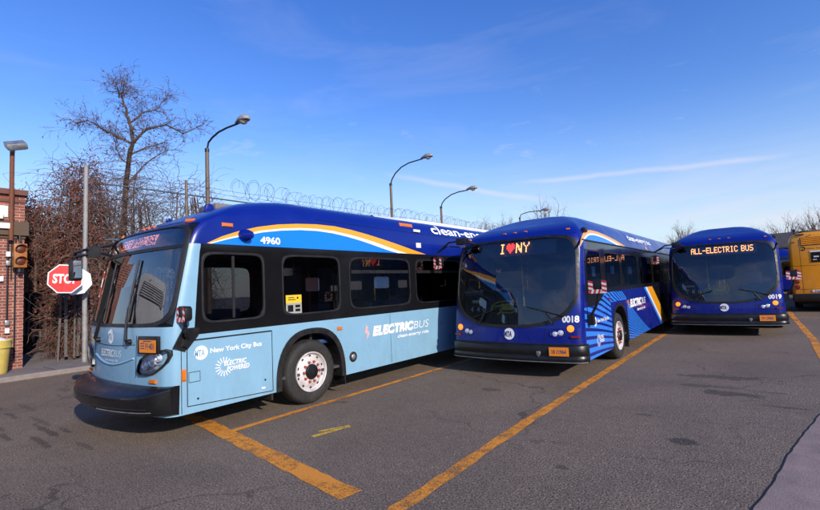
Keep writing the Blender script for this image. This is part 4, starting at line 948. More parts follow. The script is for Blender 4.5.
    led_text(lambda u, z: B.frontu(u, z, -.055), sign, -.28 if len(sign) < 8 else -.70, 2.275 if len(sign) < 8 else 2.285, .20 if len(sign) < 8 else .165, sign_w, root)
    lettering(number, F, .965, .985, .27, .105, M['wtext'], root, 'number_lettering', .04)
    o, t = mta_logo(lambda u, z: B.frontu(u, z, .004), 0, .775, .105, root); t.v = [(v[0], v[1]-.003, v[2]) for v in t.v]; t.build('logo_lettering', M['navyt'], o, angle=0, recalc=False)
    def lamp(u, z, r, m, nm, par, depth=.012):
        p = B.frontu(u, z, 0); q = B.frontu(u, z, .3); nr = (q-p).normalized(); Mk = nr.to_track_quat('Z', 'Y').to_matrix().to_4x4(); Mk.translation = p
        b = MB(); b.lathe([(r*1.18, -.004), (r*1.18, .008), (r*1.02, .012), (r, depth), (r*.6, depth+.006), (0, depth+.008)], 20, Mk); return b.build(nm, m, par)
    for s_ in (1, -1):
        hz = MB(); cz_ = .80; cu_ = .885
        q_ = [rrpoint(2*PI*k/24, .135, .075, 2.4) for k in range(24)]
        hz.grid([[B.frontu(s_*(cu_+u*kk), cz_+z*kk, of) for u, z in q_] for kk, of in ((1.04, -.002), (1.0, .014), (.93, .014), (.86, .003), (.02, .002))], closed=True); hz.build('lamp_housing', M['pblue'], root)
        lamp(s_*1.10, .875, .050, M['amberlit'], 'turn_lamp', root)
        lamp(s_*.935, .805, .040, M['lens'], 'headlight', root, .006); lamp(s_*.84, .785, .036, M['lens'], 'headlight', root, .006)
        p = B.frontu(s_*1.17, .735, .0); q = B.frontu(s_*1.17, .735, .1); marker(root, p, q-p, .15, .035, M['redlens'])
        p = B.frontu(s_*1.03, 2.675, 0); marker(root, p, (.3*s_, -.8, .5), .07, .03, M['amber'])
    for u in (-.22, 0, .22): marker(root, B.frontu(u, 2.73, 0), (0, -.8, .6), .06, .028, M['amber'])
    prof = [(.005, .60), (.03, .597), (.045, .575), (.05, .50), (.052, .43), (.040, .415), (.042, .40), (.055, .385), (.05, .31), (.03, .285), (-.05, .28)]
    tl = [-1+2*k/44 for k in range(45)]
    def bpt(t, o, z):
        p = B.front(t, .7, 0); q = B.front(t, .7, 1.); n = q-p; return Vector((p.x+n.x*o, p.y+n.y*o, z))
    rows = [[bpt(t, o, z) for t in tl] for o, z in prof]; b = MB(); b.grid(rows)
    # returns along both sides
    for sg in (1, -1): b.grid([[Vector((sg*(1.295+max(o, 0)*.4), y, z)) for y in (B.fr(1, .7)[1], .2)] for o, z in prof])
    bumper = b.build('bumper', M['black'], root, angle=50)
    lp = MB(); lp.tube([bpt(t, .052, .305) for t in tl[1:-1]], .007, 6); lp.build('bumper_trim', M['steel'], bumper)
    up = MB(); up.grid([[bpt(t, .012, z) for t in tl] for z in (.603, .618)]); up.build('bumper_seam', M['under'], bumper)
    p = B.frontu(.9, .7, .0); p = bpt(B.tu(.9, .7), .066, .49); q = bpt(B.tu(.9, .7), .3, .49); nr = (q-p).normalized(); a = Vector((0, 0, 1)).cross(nr).normalized(); rot = Matrix((a, Vector((0, 0, 1)), nr)).transposed()
    pl = MB(); pl.box(p, (.33, .15, .008), rot=rot); po = pl.build('licence_plate', M['plate'], root)
    lettering(plate, lambda u, z: p+nr*.0055+a*u+Vector((0, 0, z)), -.12, -.035, .24, .065, M['navyt'], po, 'plate_lettering', .02)
    p2 = bpt(B.tu(.55, .7), .055, .45); th = MB(); th.prism([(-.035, .04), (.03, .04), (.04, 0), (.0, -.06), (-.04, -.01)], lambda x, z: p2+Vector((x, -.02, z)), lambda x, z: p2+Vector((x, .02, z))); th.build('tow_hook', M['steel'], root, bevel=.006)
    sm_ = MB()
    for u in (-.66, .66): sm_.tube([B.frontu(u*(1+.05*k/4), .63+.24*k/4, .001) for k in range(5)], .0035, 5)
    sm_.build('front_seam', M['under'], root)
    for yy, z0_, z1_ in ((1.52, .32, 1.4), (3.36, .32, 1.42), (4.73, .32, 1.42), (.36, 1.2, 2.38)):
        sm_ = MB(); sm_.grid([[S(yy, z0_+(z1_-z0_)*k/6, .012) for k in range(7)], [S(yy+.007, z0_+(z1_-z0_)*k/6, .012) for k in range(7)]]); sm_.build('panel_seam', M['under'], root, angle=0)
    # things seen behind the windscreen
    card = MB(); card.add([B.frontu(u, z, -.05) for u, z in ((-.86, 1.345), (-.66, 1.345), (-.66, 1.40), (-.86, 1.40))], [(0, 1, 2, 3)]); card.build('dash_card', M['paper'], root, angle=0)
    for k, ch in enumerate(route): lettering(ch, lambda u, z: B.frontu(u, z, -.03), -.88+k*.145, 1.17, .075, .10, M['wtext'], root, 'route_number', .02)
    yt = MB(); Y_ = lambda u, z, o=-.10: B.frontu(u, z, o)
    yt.tube([Y_(-.44, 1.16), Y_(-.42, 1.28), Y_(-.30, 1.35), Y_(-.1, 1.37), Y_(.1, 1.36), Y_(.13, 1.28), Y_(.12, 1.19), Y_(.0, 1.15), Y_(-.22, 1.15), Y_(-.24, 1.24)], .016, 8)
    yt.tube([Y_(-.42, 1.25), Y_(-.2, 1.29), Y_(.08, 1.28)], .018, 8); yt.tube([Y_(-.3, 1.12), Y_(-.2, 1.19)], .02, 8); yt.tube([Y_(.05, 1.36), Y_(.05, 1.42), Y_(.11, 1.42), Y_(.12, 1.34)], .012, 6); yt.box(Y_(-.08, 1.26, -.12), (.26, .03, .12)); yt.build('yellow_rail', M['ytube'], root)
    for s_, u0, u1 in ((1, .35, .98), (-1, -.78, -.25)):
        wp = MB(); wp.tube([B.frontu(u0+(u1-u0)*k/8, 1.26-.17*k/8 if s_ > 0 else 1.06+.17*k/8, .022) for k in range(9)], .011, 6)
        pe = B.frontu(.8 if s_ > 0 else -.6, .95, .0); wp.tube([pe, B.frontu(.8 if s_ > 0 else -.6, .97, .05), B.frontu((u0+u1)/2, 1.16, .035)], .014, 6); wp.build('wiper', M['black'], root)
    # mirrors: driver's side hangs low beside the window, door side on a long arm
    hazard_mirror(root, (1.53, .22, 1.58), 1, .30, .24)
    br = MB(); br.tube([(1.29, .34, 1.02), (1.38, .27, 1.10), (1.50, .23, 1.30), (1.53, .235, 1.48)], .022, 8); br.tube([(1.29, .30, .90), (1.36, .26, .98), (1.42, .25, 1.18)], .018, 8); br.box((1.34, .30, 1.0), (.12, .12, .18)); br.build('mirror_bracket', M['black'], root)
    ar = MB(); e = Vector((-1.62, .02, 2.42))
    ar.tube([B.frontu(-.85, 2.55, 0), Vector((-1.0, .02, 2.61)), Vector((-1.30, -.02, 2.60)), e, e-Vector((0, 0, .2))], .020, 8)
    ar.tube([B.frontu(-1.1, 2.50, 0), Vector((-1.35, .0, 2.53)), e], .014, 8); ar.box((-1.02, .05, 2.60), (.22, .14, .13)); ar.build('mirror_arm', M['black'], root, bevel=.01)
    hazard_mirror(root, (e.x+.02, e.y, 2.20), -1, .20, .26)
    return root
bus_18 = build_blue_bus((-2.486-1.295, 7.968, 0), 'deep blue bus numbered 0018 with an I heart NY sign, between the other two', '0018', 'I*NY', '440', '18 11964', .62)
bus_19 = build_blue_bus((.398-1.295, 15.232, 0), 'deep blue bus numbered 0019 with an ALL-ELECTRIC BUS sign at the right', '0019', 'ALL-ELECTRIC BUS', '718', '19 12965', 1.46)

# ------------------------------------------------------------------ older buses seen from behind
def build_old_bus(name, label, loc, rz, paint, detail=True):
    root = thing(name, label, 'bus', loc, rz=rz)
    L = 12.
    B = Body(1.295, [(.2, .05), (1.2, .05), (2.4, .16), (2.8, .3), (3.0, .55), (3.05, .8)], .06, .16, [(0, 1.295), (2.55, 1.295), (2.9, 1.26), (3.05, 1.19), (3.15, 1.06), (3.20, .8)], .03, 2, L, 3.20)
    yl = [.26, .4, .5, 1.5, 1.8, 3.1, 3.4, 4.8, 5.0, 6.4, 6.6, 8.0, 8.3, 9.6, 11.4, 11.8]; zl = [.42, .8, 1.2, 1.35, 1.7, 2.25, 2.45, 2.6, 2.75, 2.9, 2.98, 3.05, 3.10, 3.15, 3.18, 3.20]
    wins = [(.5, 1.5), (1.8, 3.1), (3.4, 4.8), (5.0, 6.4), (6.6, 8.0)]
    te = .9
    def rule(reg, z, q):
        if reg == 'front' and abs(q) < te and 1.35 < z < 2.6: return None
        if reg in ('left', 'right') and 1.35 < z < 2.25 and any(a < q < b for a, b in wins): return None
        return 0
    bus_shell(B, yl, zl, te, rule, root, None).build('body', paint, root, angle=40)
    opening(lambda t, z, o=0: B.front(t, z, o), (0, 1.975), (te, .625), (te*.99, .62), 8, (te*.95, .57), 8, M['rubber'], root, 'windshield', M['frontgl'], paint)
    for a, b in wins:
        for sg in (1, -1): opening(lambda y, z, o=0, sg=sg: B.side(y, z, o, sg), ((a+b)/2, 1.8), ((b-a)/2, .45), ((b-a)/2*.99, .445), 12, ((b-a)/2-.04, .41), 10, M['rubber'], root, 'window', M['sidegl'], paint)
    for sg in (1, -1):
        for y in (2.5, 8.9): wheel(root, sg*1.285, y, sg)
    u = MB(); u.box((0, L/2, .36), (2.3, L-.8, .16)); u.build('underbody', M['under'], root)
    fl = MB(); fl.box((0, L/2, .5), (2.5, L-.6, .06)); fl.build('floor', M['floor'], root)
    # tail: local +Y, the left side of the bus is +X
    y = L; Pt = lambda x, z, o=.004: Vector((x, y+o, z))
    b = MB(); b.box((0, y+.06, .58), (2.60, .18, .30)); b.build('bumper', M['rubber'], root, bevel=.04)
    g = MB()
    for k in range(6): g.box((0, y+.012, 2.70+k*.05), (1.75, .03, .022), rot=Matrix.Rotation(R(35), 3, 'X'))
    gg = g.build('rear_grille', paint, root); gb = MB(); gb.add([Pt(x, z) for x, z in ((-.9, 2.66), (.9, 2.66), (.9, 2.99), (-.9, 2.99))], [(0, 1, 2, 3)]); gb.build('grille_recess', M['black'], gg, angle=0)
    se = MB()
    for z in (1.85, .90): se.add([Pt(-1.28, z, .003), Pt(1.28, z, .003), Pt(1.28, z+.012, .003), Pt(-1.28, z+.012, .003)], [(0, 1, 2, 3)])
    for x in (-.93, .93): se.add([Pt(x, .75, .003), Pt(x+.01, .75, .003), Pt(x+.01, 2.9, .003), Pt(x, 2.9, .003)], [(0, 1, 2, 3)])
    se.build('panel_seam', M['black'], root, angle=0)
    for sg in (1, -1):
        for k in range(4):
            z = 1.0+k*.215; Mk = Matrix(((1, 0, 0, sg*1.12), (0, 0, 1, y+.003), (0, -1, 0, z), (0, 0, 0, 1)))
            lm = MB(); lm.lathe([(.09, 0), (.088, .018), (.07, .022), (.062, .014), (.03, .024), (0, .026)], 20, Mk); lm.build('tail_lamp', M['redlens'] if k != 2 else M['amber'], root)
        lm = MB(); lm.box((sg*1.13, y+.01, 2.82), (.13, .03, .045)); lm.build('marker_lamp', M['redlens'], root)
        lm = MB(); lm.box((sg*.55, y+.01, 3.08), (.03, .06, .03)); lm.build('roof_lamp', M['amber'], root)
    if detail:
        ad = MB(); ad.box((0, y+.008, 2.18), (1.22, .02, .40)); a = ad.build('rear_poster', M['gblack'], root)
        ad = MB(); ad.box((0, y+.006, 2.41), (1.26, .02, .06)); ad.build('poster_frame', M['wtape'], root)
        pt = MB()
        for (x, z, w_, h_) in ((.45, 2.2, .16, .05), (.25, 2.15, .10, .12), (.5, 2.08, .12, .03), (.05, 2.22, .22, .03), (-.3, 2.15, .3, .1)): pt.add([Pt(x+i*w_/2, z+j*h_/2, .0195) for i, j in ((-1, -1), (1, -1), (1, 1), (-1, 1))], [(0, 1, 2, 3)])
        pt.build('poster_print', M['wtape'], a, angle=0)
        ch = MB(); ch.box((0, y+.01, .83), (1.35, .02, .09)); c2 = ch.build('name_strip', M['wtape'], root)
        fm = lambda a_, b_: Vector((-a_, y+.022, b_)); lettering('New York City Bus', fm, -.6, .80, 1.1, .06, M['navyt'], c2, 'operator_lettering', .02)
        fm = lambda a_, b_: Vector((-a_, y+.004, b_)); o, t = mta_logo(fm, -.84, 2.54, .09, root, M['black']); t.v = [(v[0], v[1]+.003, v[2]) for v in t.v]; t.build('logo_lettering', paint, o, angle=0, recalc=False)
        lettering('New York City Bus', fm, -.70, 2.515, .95, .05, M['black'], root, 'operator_lettering', .01)
        hz = MB()
        for k in range(8): hz.box((1.02-.09*k*.4, y+.03, 3.12), (.02, .05, .05))
        hz.build('roof_rail', M['black'], root)
        bx = MB(); bx.tube([(1.05, y-.35, 3.10), (1.05, y-.35, 3.30)], .04, 8); bx.box((1.05, y-.35, 3.32), (.10, .14, .10)); bx.box((.75, y-.4, 3.22), (.3, .3, .10)); bx.build('roof_unit', M['black'], root, bevel=.015)
    return root
# the tail of the yellow bus points at the camera: turned half round, its left side is at -X
yellow = build_old_bus('city_bus', 'yellow bus seen from behind beyond the right hand blue bus', (.92+1.295+.58, 24.2+12, 0), PI-.050, M['ybus'])
build_old_bus('city_bus', 'dark blue bus far behind, in the gap between bus 0019 and the yellow bus', (.35, 39, 0), 0, M['pblue'], False)
coach = build_old_bus('city_bus', 'white bus outside the frame, reflected in the windshield of bus 4960', (-19.1, -8.0, 0), R(-52), M['wbus'], False)

# ------------------------------------------------------------------ ground
def sheet(name, poly, z, m, kind='structure', label=None, cat=None, parent=None):
    mb = MB(); mb.add([(x, y, z) for x, y in poly], [tuple(range(len(poly)))]); o = mb.build(name, m, parent, angle=0)
    if o.data.polygons[0].normal.z < 0: o.data.flip_normals()
    return tag(o, label, cat, None, kind)
sheet('ground', [(-600, -600), (600, -600), (600, 600), (-600, 600)], -.02, M['conc'])
sheet('parking_lot', [(-13.72, -60), (60, -60), (60, 62), (-13.72, 62)], 0, M['asphalt'])
# smooth apron at the right with a wavy edge
ap = [(-1.2, -3), (-.45, 3.0), (-.30, 3.6), (-.185, 4.19), (-.06, 4.8), (.05, 5.5), (.16, 6.1), (.30, 6.75), (.42, 7.3), (.62, 8.2), (.8, 8.9), (1.2, 9.6), (2.2, 10.1), (9, 11.0), (9, -3)]
apx = []
rnd = random.Random(3)
for (a, b) in zip(ap, ap[1:12]):
    for k in range(5): apx.append((a[0]+(b[0]-a[0])*k/5+rnd.uniform(-.007, .007), a[1]+(b[1]-a[1])*k/5))
sheet('apron_pavement', apx+ap[11:], .004, M['apron'])
gap = MB()
for (a, b) in zip(apx, apx[1:]): gap.add([(a[0]-.009, a[1], .0035), (b[0]-.009, b[1], .0035), (b[0]+.006, b[1], .0045), (a[0]+.006, a[1], .0045)], [(0, 1, 2, 3)])
tag(gap.build('pavement_joint', M['under'], None, angle=0), kind='structure')
def stripe(path, wd, name, m, z=.004, rag=.012):
    mb = MB(); L_, R_ = [], []; rnd = random.Random(len(path)+int(wd*1000)); P = []
    for a, b in zip(path, path[1:]):
        n = max(2, int(math.dist(a, b)/.12))
        for k in range(n): P.append((a[0]+(b[0]-a[0])*k/n, a[1]+(b[1]-a[1])*k/n))
    P.append(path[-1])
    for i, p in enumerate(P):
        q, r_0 = P[min(i+1, len(P)-1)], P[max(i-1, 0)]; d = Vector((q[0]-r_0[0], q[1]-r_0[1])).normalized(); nrm = Vector((-d.y, d.x)); p = Vector(p)
        a = p+nrm*(wd/2+rnd.uniform(-rag, rag)); b = p-nrm*(wd/2+rnd.uniform(-rag, rag)); L_.append((a.x, a.y, z)); R_.append((b.x, b.y, z))
    mb.grid([L_, R_]); o = mb.build(name, m, None, angle=0, recalc=False)
    if o.data.polygons[0].normal.z < 0: o.data.flip_normals()
    return tag(o, kind='structure')
stripe([(-7.6, 3.47), (-6.2, 3.27), (-2.86, 2.76)], .22, 'painted_bay_line', M['yline'])
stripe([(-5.47, 3.25), (-5.46, 26)], .11, 'painted_bay_line', M['yline'], .006)
stripe([(-2.36, 2.0), (-2.38, 2.8), (-2.43, 5.3), (-2.42, 15), (-2.4, 30)], .135, 'painted_bay_line', M['yline'])
stripe([(.78, 10.2), (.80, 12.6), (.84, 14.7), (.74, 23), (.7, 40)], .15, 'painted_bay_line', M['yline'])
stripe([(3.9, 11), (3.9, 40)], .15, 'painted_bay_line', M['yline'])
stripe([(-4.36, 3.62), (-4.32, 3.86), (-4.27, 4.13)], .075, 'painted_arrow', M['ymark'], .004, .007)
stripe([(-4.44, 3.78), (-4.37, 3.95), (-4.28, 4.15)], .055, 'painted_arrow', M['ymark'], .007, .006)
# kerb and pavement at the left, along the street side of the fence
kb = MB(); kb.box((-13.80, 0, .055), (.16, 130, .13)); tag(kb.build('kerb', M['kerb'], None, angle=0, bevel=.02), kind='structure')
sheet('sidewalk', [(-26, -60), (-13.88, -60), (-13.88, 62), (-26, 62)], .115, M['conc'])
sw = MB()
for y in [2.0+1.6*k for k in range(-6, 12)]: sw.box((-14.4, y, .116), (1.0, .014, .004))
tag(sw.build('sidewalk_joints', M['under'], None, angle=0), kind='structure')

# ------------------------------------------------------------------ brick building at the left edge
bd = thing('brick_building', 'red brick gatehouse with a brown lintel at the left edge of the lot', 'building', (-15.3, 3.27, 0))
wl = MB(); H = 4.62
wl.box((-3.5, -.31, H/2+.05), (7, .62, H-.1))            # corner pier and side wall
wl.box((-.18, -1.4, 4.12), (.36, 1.56, 1.0)); wl.box((-.18, -2.85, H/2), (.36, 1.34, H))
wl.box((-3.5, -3.4, H/2), (6.6, .3, H)); wl.build('wall', M['brick'], bd, angle=0)
cp = MB(); cp.box((-3.46, -.31, H+.06), (7.12, .72, .14)); cp.box((-.15, -2.1, H+.055), (.48, 2.9, .13)); cp.box((.012, -.31, H-.16), (.03, .66, .08)); cp.build('coping', M['coping'], bd, angle=0)
li = MB(); li.box((.03, -.9, 3.72), (.16, 1.95, .36)); li.box((.0, -.35, 3.50), (.10, .74, .07)); li.build('lintel', M['lintel'], bd, angle=0, bevel=.01)
dr = MB(); dr.box((-.30, -1.4, 1.82), (.05, 1.56, 3.4)); d = dr.build('door', M['darkgate'], bd, angle=0)
hh = MB(); hh.box((-.25, -.75, 1.1), (.06, .05, .2)); hh.build('door_handle', M['steel'], d)
rf = MB(); rf.box((-3.7, -1.95, 4.30), (6.4, 2.6, .12)); rf.build('roof', M['roofdk'], bd, angle=0)
sg_ = MB(); sg_.box((.02, -.62, 4.16), (.03, .56, .30)); tag(sg_.build('wall_sign', M['wtape'], None, bevel=.006), 'small white sign on the upper brick wall', 'sign').location = (-15.3, 3.27, 0)
for (y, z, s_, m) in ((-.50, 3.77, .0, 'wtape'),):
    b_ = MB(); b_.box((.13, y+.08, z), (.12, .24, .15)); tag(b_.build('wall_lamp', M['wtape'], None, bevel=.02), 'white floodlight box fixed on the brown lintel', 'light').location = (-15.3, 3.27, 0)
b_ = MB(); b_.box((.06, -.50, 4.02), (.12, .11, .14)); tag(b_.build('wall_camera', M['paper'], None, bevel=.02), 'small pale camera box below the white sign', 'camera').location = (-15.3, 3.27, 0)
cd = thing('conduit_run', 'dark conduit with small boxes running down the brick corner', 'conduit', (-15.3, 3.27, 0))
t_ = MB(); t_.tube([(.03, -.18, 3.55), (.03, -.18, .3)], .018, 6); t_.tube([(.03, -.33, 3.55), (.03, -.33, 1.3)], .022, 6); t_.tube([(.03, -.26, 3.55), (.03, -.26, 2.4)], .012, 6); t_.build('pipe', M['darksteel'], cd)
for (y, z, m) in ((-.33, 1.30, 'steel'), (-.33, 1.10, 'wtape'), (-.33, 3.05, 'wtape'), (-.33, 2.82, 'steel'), (-.46, 2.42, 'wtape')):
    b_ = MB(); b_.box((.05, y, z), (.08, .09, .13)); b_.build('junction_box', M[m], cd, bevel=.008)
# floodlight on its rusty mast
fl = thing('floodlight', 'square floodlight on a rusty mast fixed to the brick gatehouse', 'floodlight', (-15.2, 2.97, 0))
t_ = MB(); t_.tube([(.05, 0, 3.4), (.05, .0, 5.75)], .05, 10); t_.build('mast', M['rust'], fl)
t_ = MB(); rot = Matrix.Rotation(R(25), 3, 'Y') @ Matrix.Rotation(R(18), 3, 'X'); t_.box((.14, .05, 5.88), (.42, .42, .16), rot=rot); t_.box((.05, 0, 5.74), (.10, .10, .12)); h = t_.build('lamp_head', M['steel'], fl, bevel=.02)
t_ = MB(); t_.box(Vector((.14, .05, 5.88))+rot @ Vector((.02, 0, -.082)), (.34, .34, .012), rot=rot); t_.build('lamp_glass', M['lens'], h)
# traffic signal
ts = thing('traffic_signal', 'amber traffic signal with two red lenses on the brick corner', 'signal', (-15.05, 3.13, 3.0))
t_ = MB(); t_.box((0, 0, 0), (.20, .27, .62)); t_.build('housing', M['signal'], ts, bevel=.02)
for pth, rr in (([(-.25, 0, .2), (-.0, 0, .2)], .03), ([(0, 0, .30), (0, 0, .5), (-.25, 0, .5)], .025), ([(0, 0, -.30), (0, 0, -.42)], .05)):
    t_ = MB(); t_.tube(pth, rr, 8); t_.build('bracket', M['darksteel'], ts)
for z in (.16, -.15):
    A = Matrix(((0, 0, 1, .102), (1, 0, 0, 0), (0, 1, 0, z), (0, 0, 0, 1))); t_ = MB(); t_.lathe([(.105, 0), (.09, .02), (.05, .03), (0, .033)], 20, A); l_ = t_.build('signal_lens', M['siglens'], ts)
    t_ = MB(); rows = []
    for d_ in (0, .12): rows.append([A @ Vector((.12*math.cos(a), .12*math.sin(a), d_)) for a in [R(-20)+R(220)*k/14 for k in range(15)]])
    t_.grid(rows); t_.build('visor', M['signal'], l_, angle=60)
# yellow bin
bn = thing('waste_bin', 'pale yellow waste bin standing on the sidewalk by the brick gatehouse', 'bin', (-14.72, 2.60, .115))
t_ = MB(); t_.lathe([(.0, .0), (.25, .0), (.26, .02), (.305, .60), (.31, .62)], 26, Matrix.Identity(4)); t_.build('body', M['bin'], bn)
t_ = MB(); t_.lathe([(.31, .60), (.335, .61), (.335, .76), (.345, .78), (.335, .80), (.315, .78), (.30, .62)], 26, Matrix.Identity(4)); t_.build('rim', M['bin'], bn)
t_ = MB(); t_.lathe([(.31, .74), (.26, .80), (.14, .86), (.0, .84)], 14, Matrix.Identity(4)); t_.build('bin_liner', M['wtape'], bn)

# ------------------------------------------------------------------ boundary fence with razor wire, gate, pole, stop sign
FX = -14.8
pole = MB(); pole.tube([(FX, 4.48, .1), (FX, 4.48, 3), (FX, 4.50, 5.55)], [.064, .06, .054], 12); pole.tube([(FX, 4.50, 5.54), (FX, 4.5, 5.60)], [.06, .02], 12)
for z in (2.05, 1.98, 3.1): pole.tube([(FX, 4.48, z), (FX, 4.48, z+.045)], .072, 12)
tag(pole.build('post', M['galv'], None), 'tall grey steel post standing at the sidewalk beside the stop sign', 'post')
fe = thing('boundary_fence', 'tall chain link fence with razor wire behind the light blue bus', 'fence', (FX, 4.6, .1))
for k in range(14):
    if k == 0: continue
    y = 2.72+(k-1)*3.0; h_ = 5.5 if k == 1 else 4.95
    t_ = MB(); t_.tube([(0, y, 0), (0, y, h_)], .045, 8); t_.build('fence_post', M['lamppole'] if k == 1 else M['galv'], fe)
t_ = MB()
for z in (5.02, 3.4, .25): t_.tube([(0, .35, z), (0, 39, z)], .025, 6)
for z in (5.2, 5.36): t_.tube([(0, .35+38.6*k/60, z+.02*math.sin(k*1.7)) for k in range(61)], .006, 4, caps=False)
t_.build('fence_rail', M['wire'], fe)
t_ = MB(); t_.v = []
st_ = .16                                                        # chain link: crossed wires as thin strips
for k in range(int(39/st_)+34):
    for sg in (1, -1):
        y0, z0 = .35+k*st_-(5.0 if sg > 0 else 0), .05
        y1, z1 = y0+sg*4.9, 4.95
        if sg < 0: y0, y1 = .35+k*st_, .35+k*st_-4.9
        def cl(ya, za, yb, zb, lim, hi):
            if (ya < lim and yb < lim) or (ya > hi and yb > hi): return None
            P = [(ya, za), (yb, zb)]
            for i in (0, 1):
                for b in (lim, hi):
                    if (P[i][0]-b)*(P[1-i][0]-b) < 0 and ((b == lim and P[i][0] < lim) or (b == hi and P[i][0] > hi)):
                        f = (b-P[1-i][0])/(P[i][0]-P[1-i][0]); P[i] = (b, P[1-i][1]+(P[i][1]-P[1-i][1])*f)
            return P
        q = cl(y0, z0, y1, z1, .35, 39)
        if q: t_.add([(0, q[0][0], q[0][1]-.0035), (0, q[1][0], q[1][1]-.0035), (0, q[1][0], q[1][1]+.0035), (0, q[0][0], q[0][1]+.0035)], [(0, 1, 2, 3)])
t_.build('chain_link_mesh', M['wire'], fe, angle=0, recalc=False)
rw = MB(); rnd = random.Random(11)
path = []; n = 104*22
for i in range(n+1):
    a = 2*PI*i/22; yy = 4.3+34.5*i/n
    rad = .33+.06*math.sin(i*.021)+.05*math.sin(i*.13+1)
    path.append((rad*math.cos(a)+.05*math.sin(i*.05), yy+.16*math.sin(a*.5+i*.011)+.10*math.cos(a), 5.44+.04*math.sin(i*.017)+rad*math.sin(a)))
rw.tube(path, .0058, 3, caps=False)
p2 = []
for i in range(71*22+1):
    a = 2*PI*i/22+.9; yy = 4.6+34*i/(71*22); rad = .27+.06*math.sin(i*.027+2)
    p2.append((rad*math.cos(a)+.04*math.sin(i*.06), yy+.2*math.sin(a*.5+i*.013)-.12*math.cos(a), 5.40+.05*math.sin(i*.019)+rad*math.sin(a)))
rw.tube(p2, .0055, 3, caps=False)
for i in range(0, n, 3):                                         # barbs
    p = Vector(path[i]); d = Vector((rnd.uniform(-1, 1), rnd.uniform(-1, 1), rnd.uniform(-1, 1))).normalized()*.028; e = d.cross(Vector((0, 0, 1))).normalized()*.008
    rw.add([p-d, p+e, p+d, p-e], [(0, 1, 2, 3)])
rw.build('razor_wire', M['wire'], fe, angle=0, recalc=False)
# picket gate in the shaded alley and leaning boards by the post
gt = thing('picket_gate', 'dark picket gate closing the shaded alley beside the gatehouse', 'gate', (-19.5, 3.2, .1))
t_ = MB(); t_.box((-.08, 2.3, 1.1), (.04, 4.6, 2.2)); t_.build('gate_panel', M['darkgate'], gt, angle=0)
rnd = random.Random(5)
t_ = MB()
for k in range(30):
    h_ = 3.1+rnd.uniform(-.25, .25); t_.box((0, .08+k*.15, 1.75+rnd.uniform(-.1, .1)), (.03, .065, h_-.6), rot=Matrix.Rotation(R(rnd.uniform(-2, 2)), 3, 'X'))
t_.build('pickets', M['slat'], gt, angle=0)
bo = thing('slat_fence', 'run of weathered pale boards behind the grey post under the vines', 'fence', (-15.75, 4.1, .1))
t_ = MB()
for k in range(26):
    h_ = 2.5+rnd.uniform(-.4, .4); w_ = rnd.uniform(.04, .075); t_.box((rnd.uniform(-.05, .05), .1+k*.15+rnd.uniform(-.03, .03), h_/2+rnd.uniform(0, .12)), (.03, w_, h_), rot=Matrix.Rotation(R(rnd.uniform(-3, 3)), 3, 'X'))
t_.build('boards', M['slat'], bo, angle=0)
t_ = MB()
for z in (1.9,): t_.box((-.05, 2, z), (.03, 4.2, .05))
t_.build('board_rail', M['slat'], bo, angle=0)
# stop signs: a red octagon with a bare white octagon plate behind it
def octagon(r): return [(r*math.cos(R(22.5+45*k)), r*math.sin(R(22.5+45*k))) for k in range(8)]
def stop_sign(c, nrm, r, tilt, red, label):
    nrm = Vector(nrm).normalized(); a = Vector((0, 0, 1)).cross(nrm).normalized(); up = nrm.cross(a); ct, st = math.cos(tilt), math.sin(tilt)
    a, up = a*ct+up*st, up*ct-a*st; c = Vector(c)
    P = lambda x, y, d=0: c+a*x+up*y+nrm*d
    root = thing('stop_sign' if red else 'sign_back', label, 'sign', (0, 0, 0))
    t_ = MB(); t_.prism(octagon(r), lambda x, y: P(x, y, -.004), lambda x, y: P(x, y, .004)); t_.build('plate', M['white'], root, angle=0)
    if red:
        t_ = MB(); t_.add([P(x, y, .0065) for x, y in octagon(r*.93)], [tuple(range(8))]); t_.build('sign_face', M['stopred'], root, angle=0)
        lettering('STOP', lambda x, y: P(x, y, .009), -.66*r, -.27*r, 1.32*r, .56*r, M['wtext'], root, 'sign_lettering', .035)
    b = MB(); b.tube([P(r*.3 if red else 0, .1, -.005), P(r*.3 if red else 0, .1, -.05), Vector((FX+.08, 4.45, c.z+.1))], .018, 6); b.build('bracket', M['galv'], root)
    return root
stop_sign((-14.30, 3.90, 2.36), (.92, -.38, .02), .40, R(-3), True, 'red octagonal STOP sign on the grey post behind the bus mirror')
stop_sign((-14.46, 4.17, 2.30), (.92, -.38, .02), .375, R(8), False, 'bare white octagonal sign plate overlapping behind the red STOP sign')

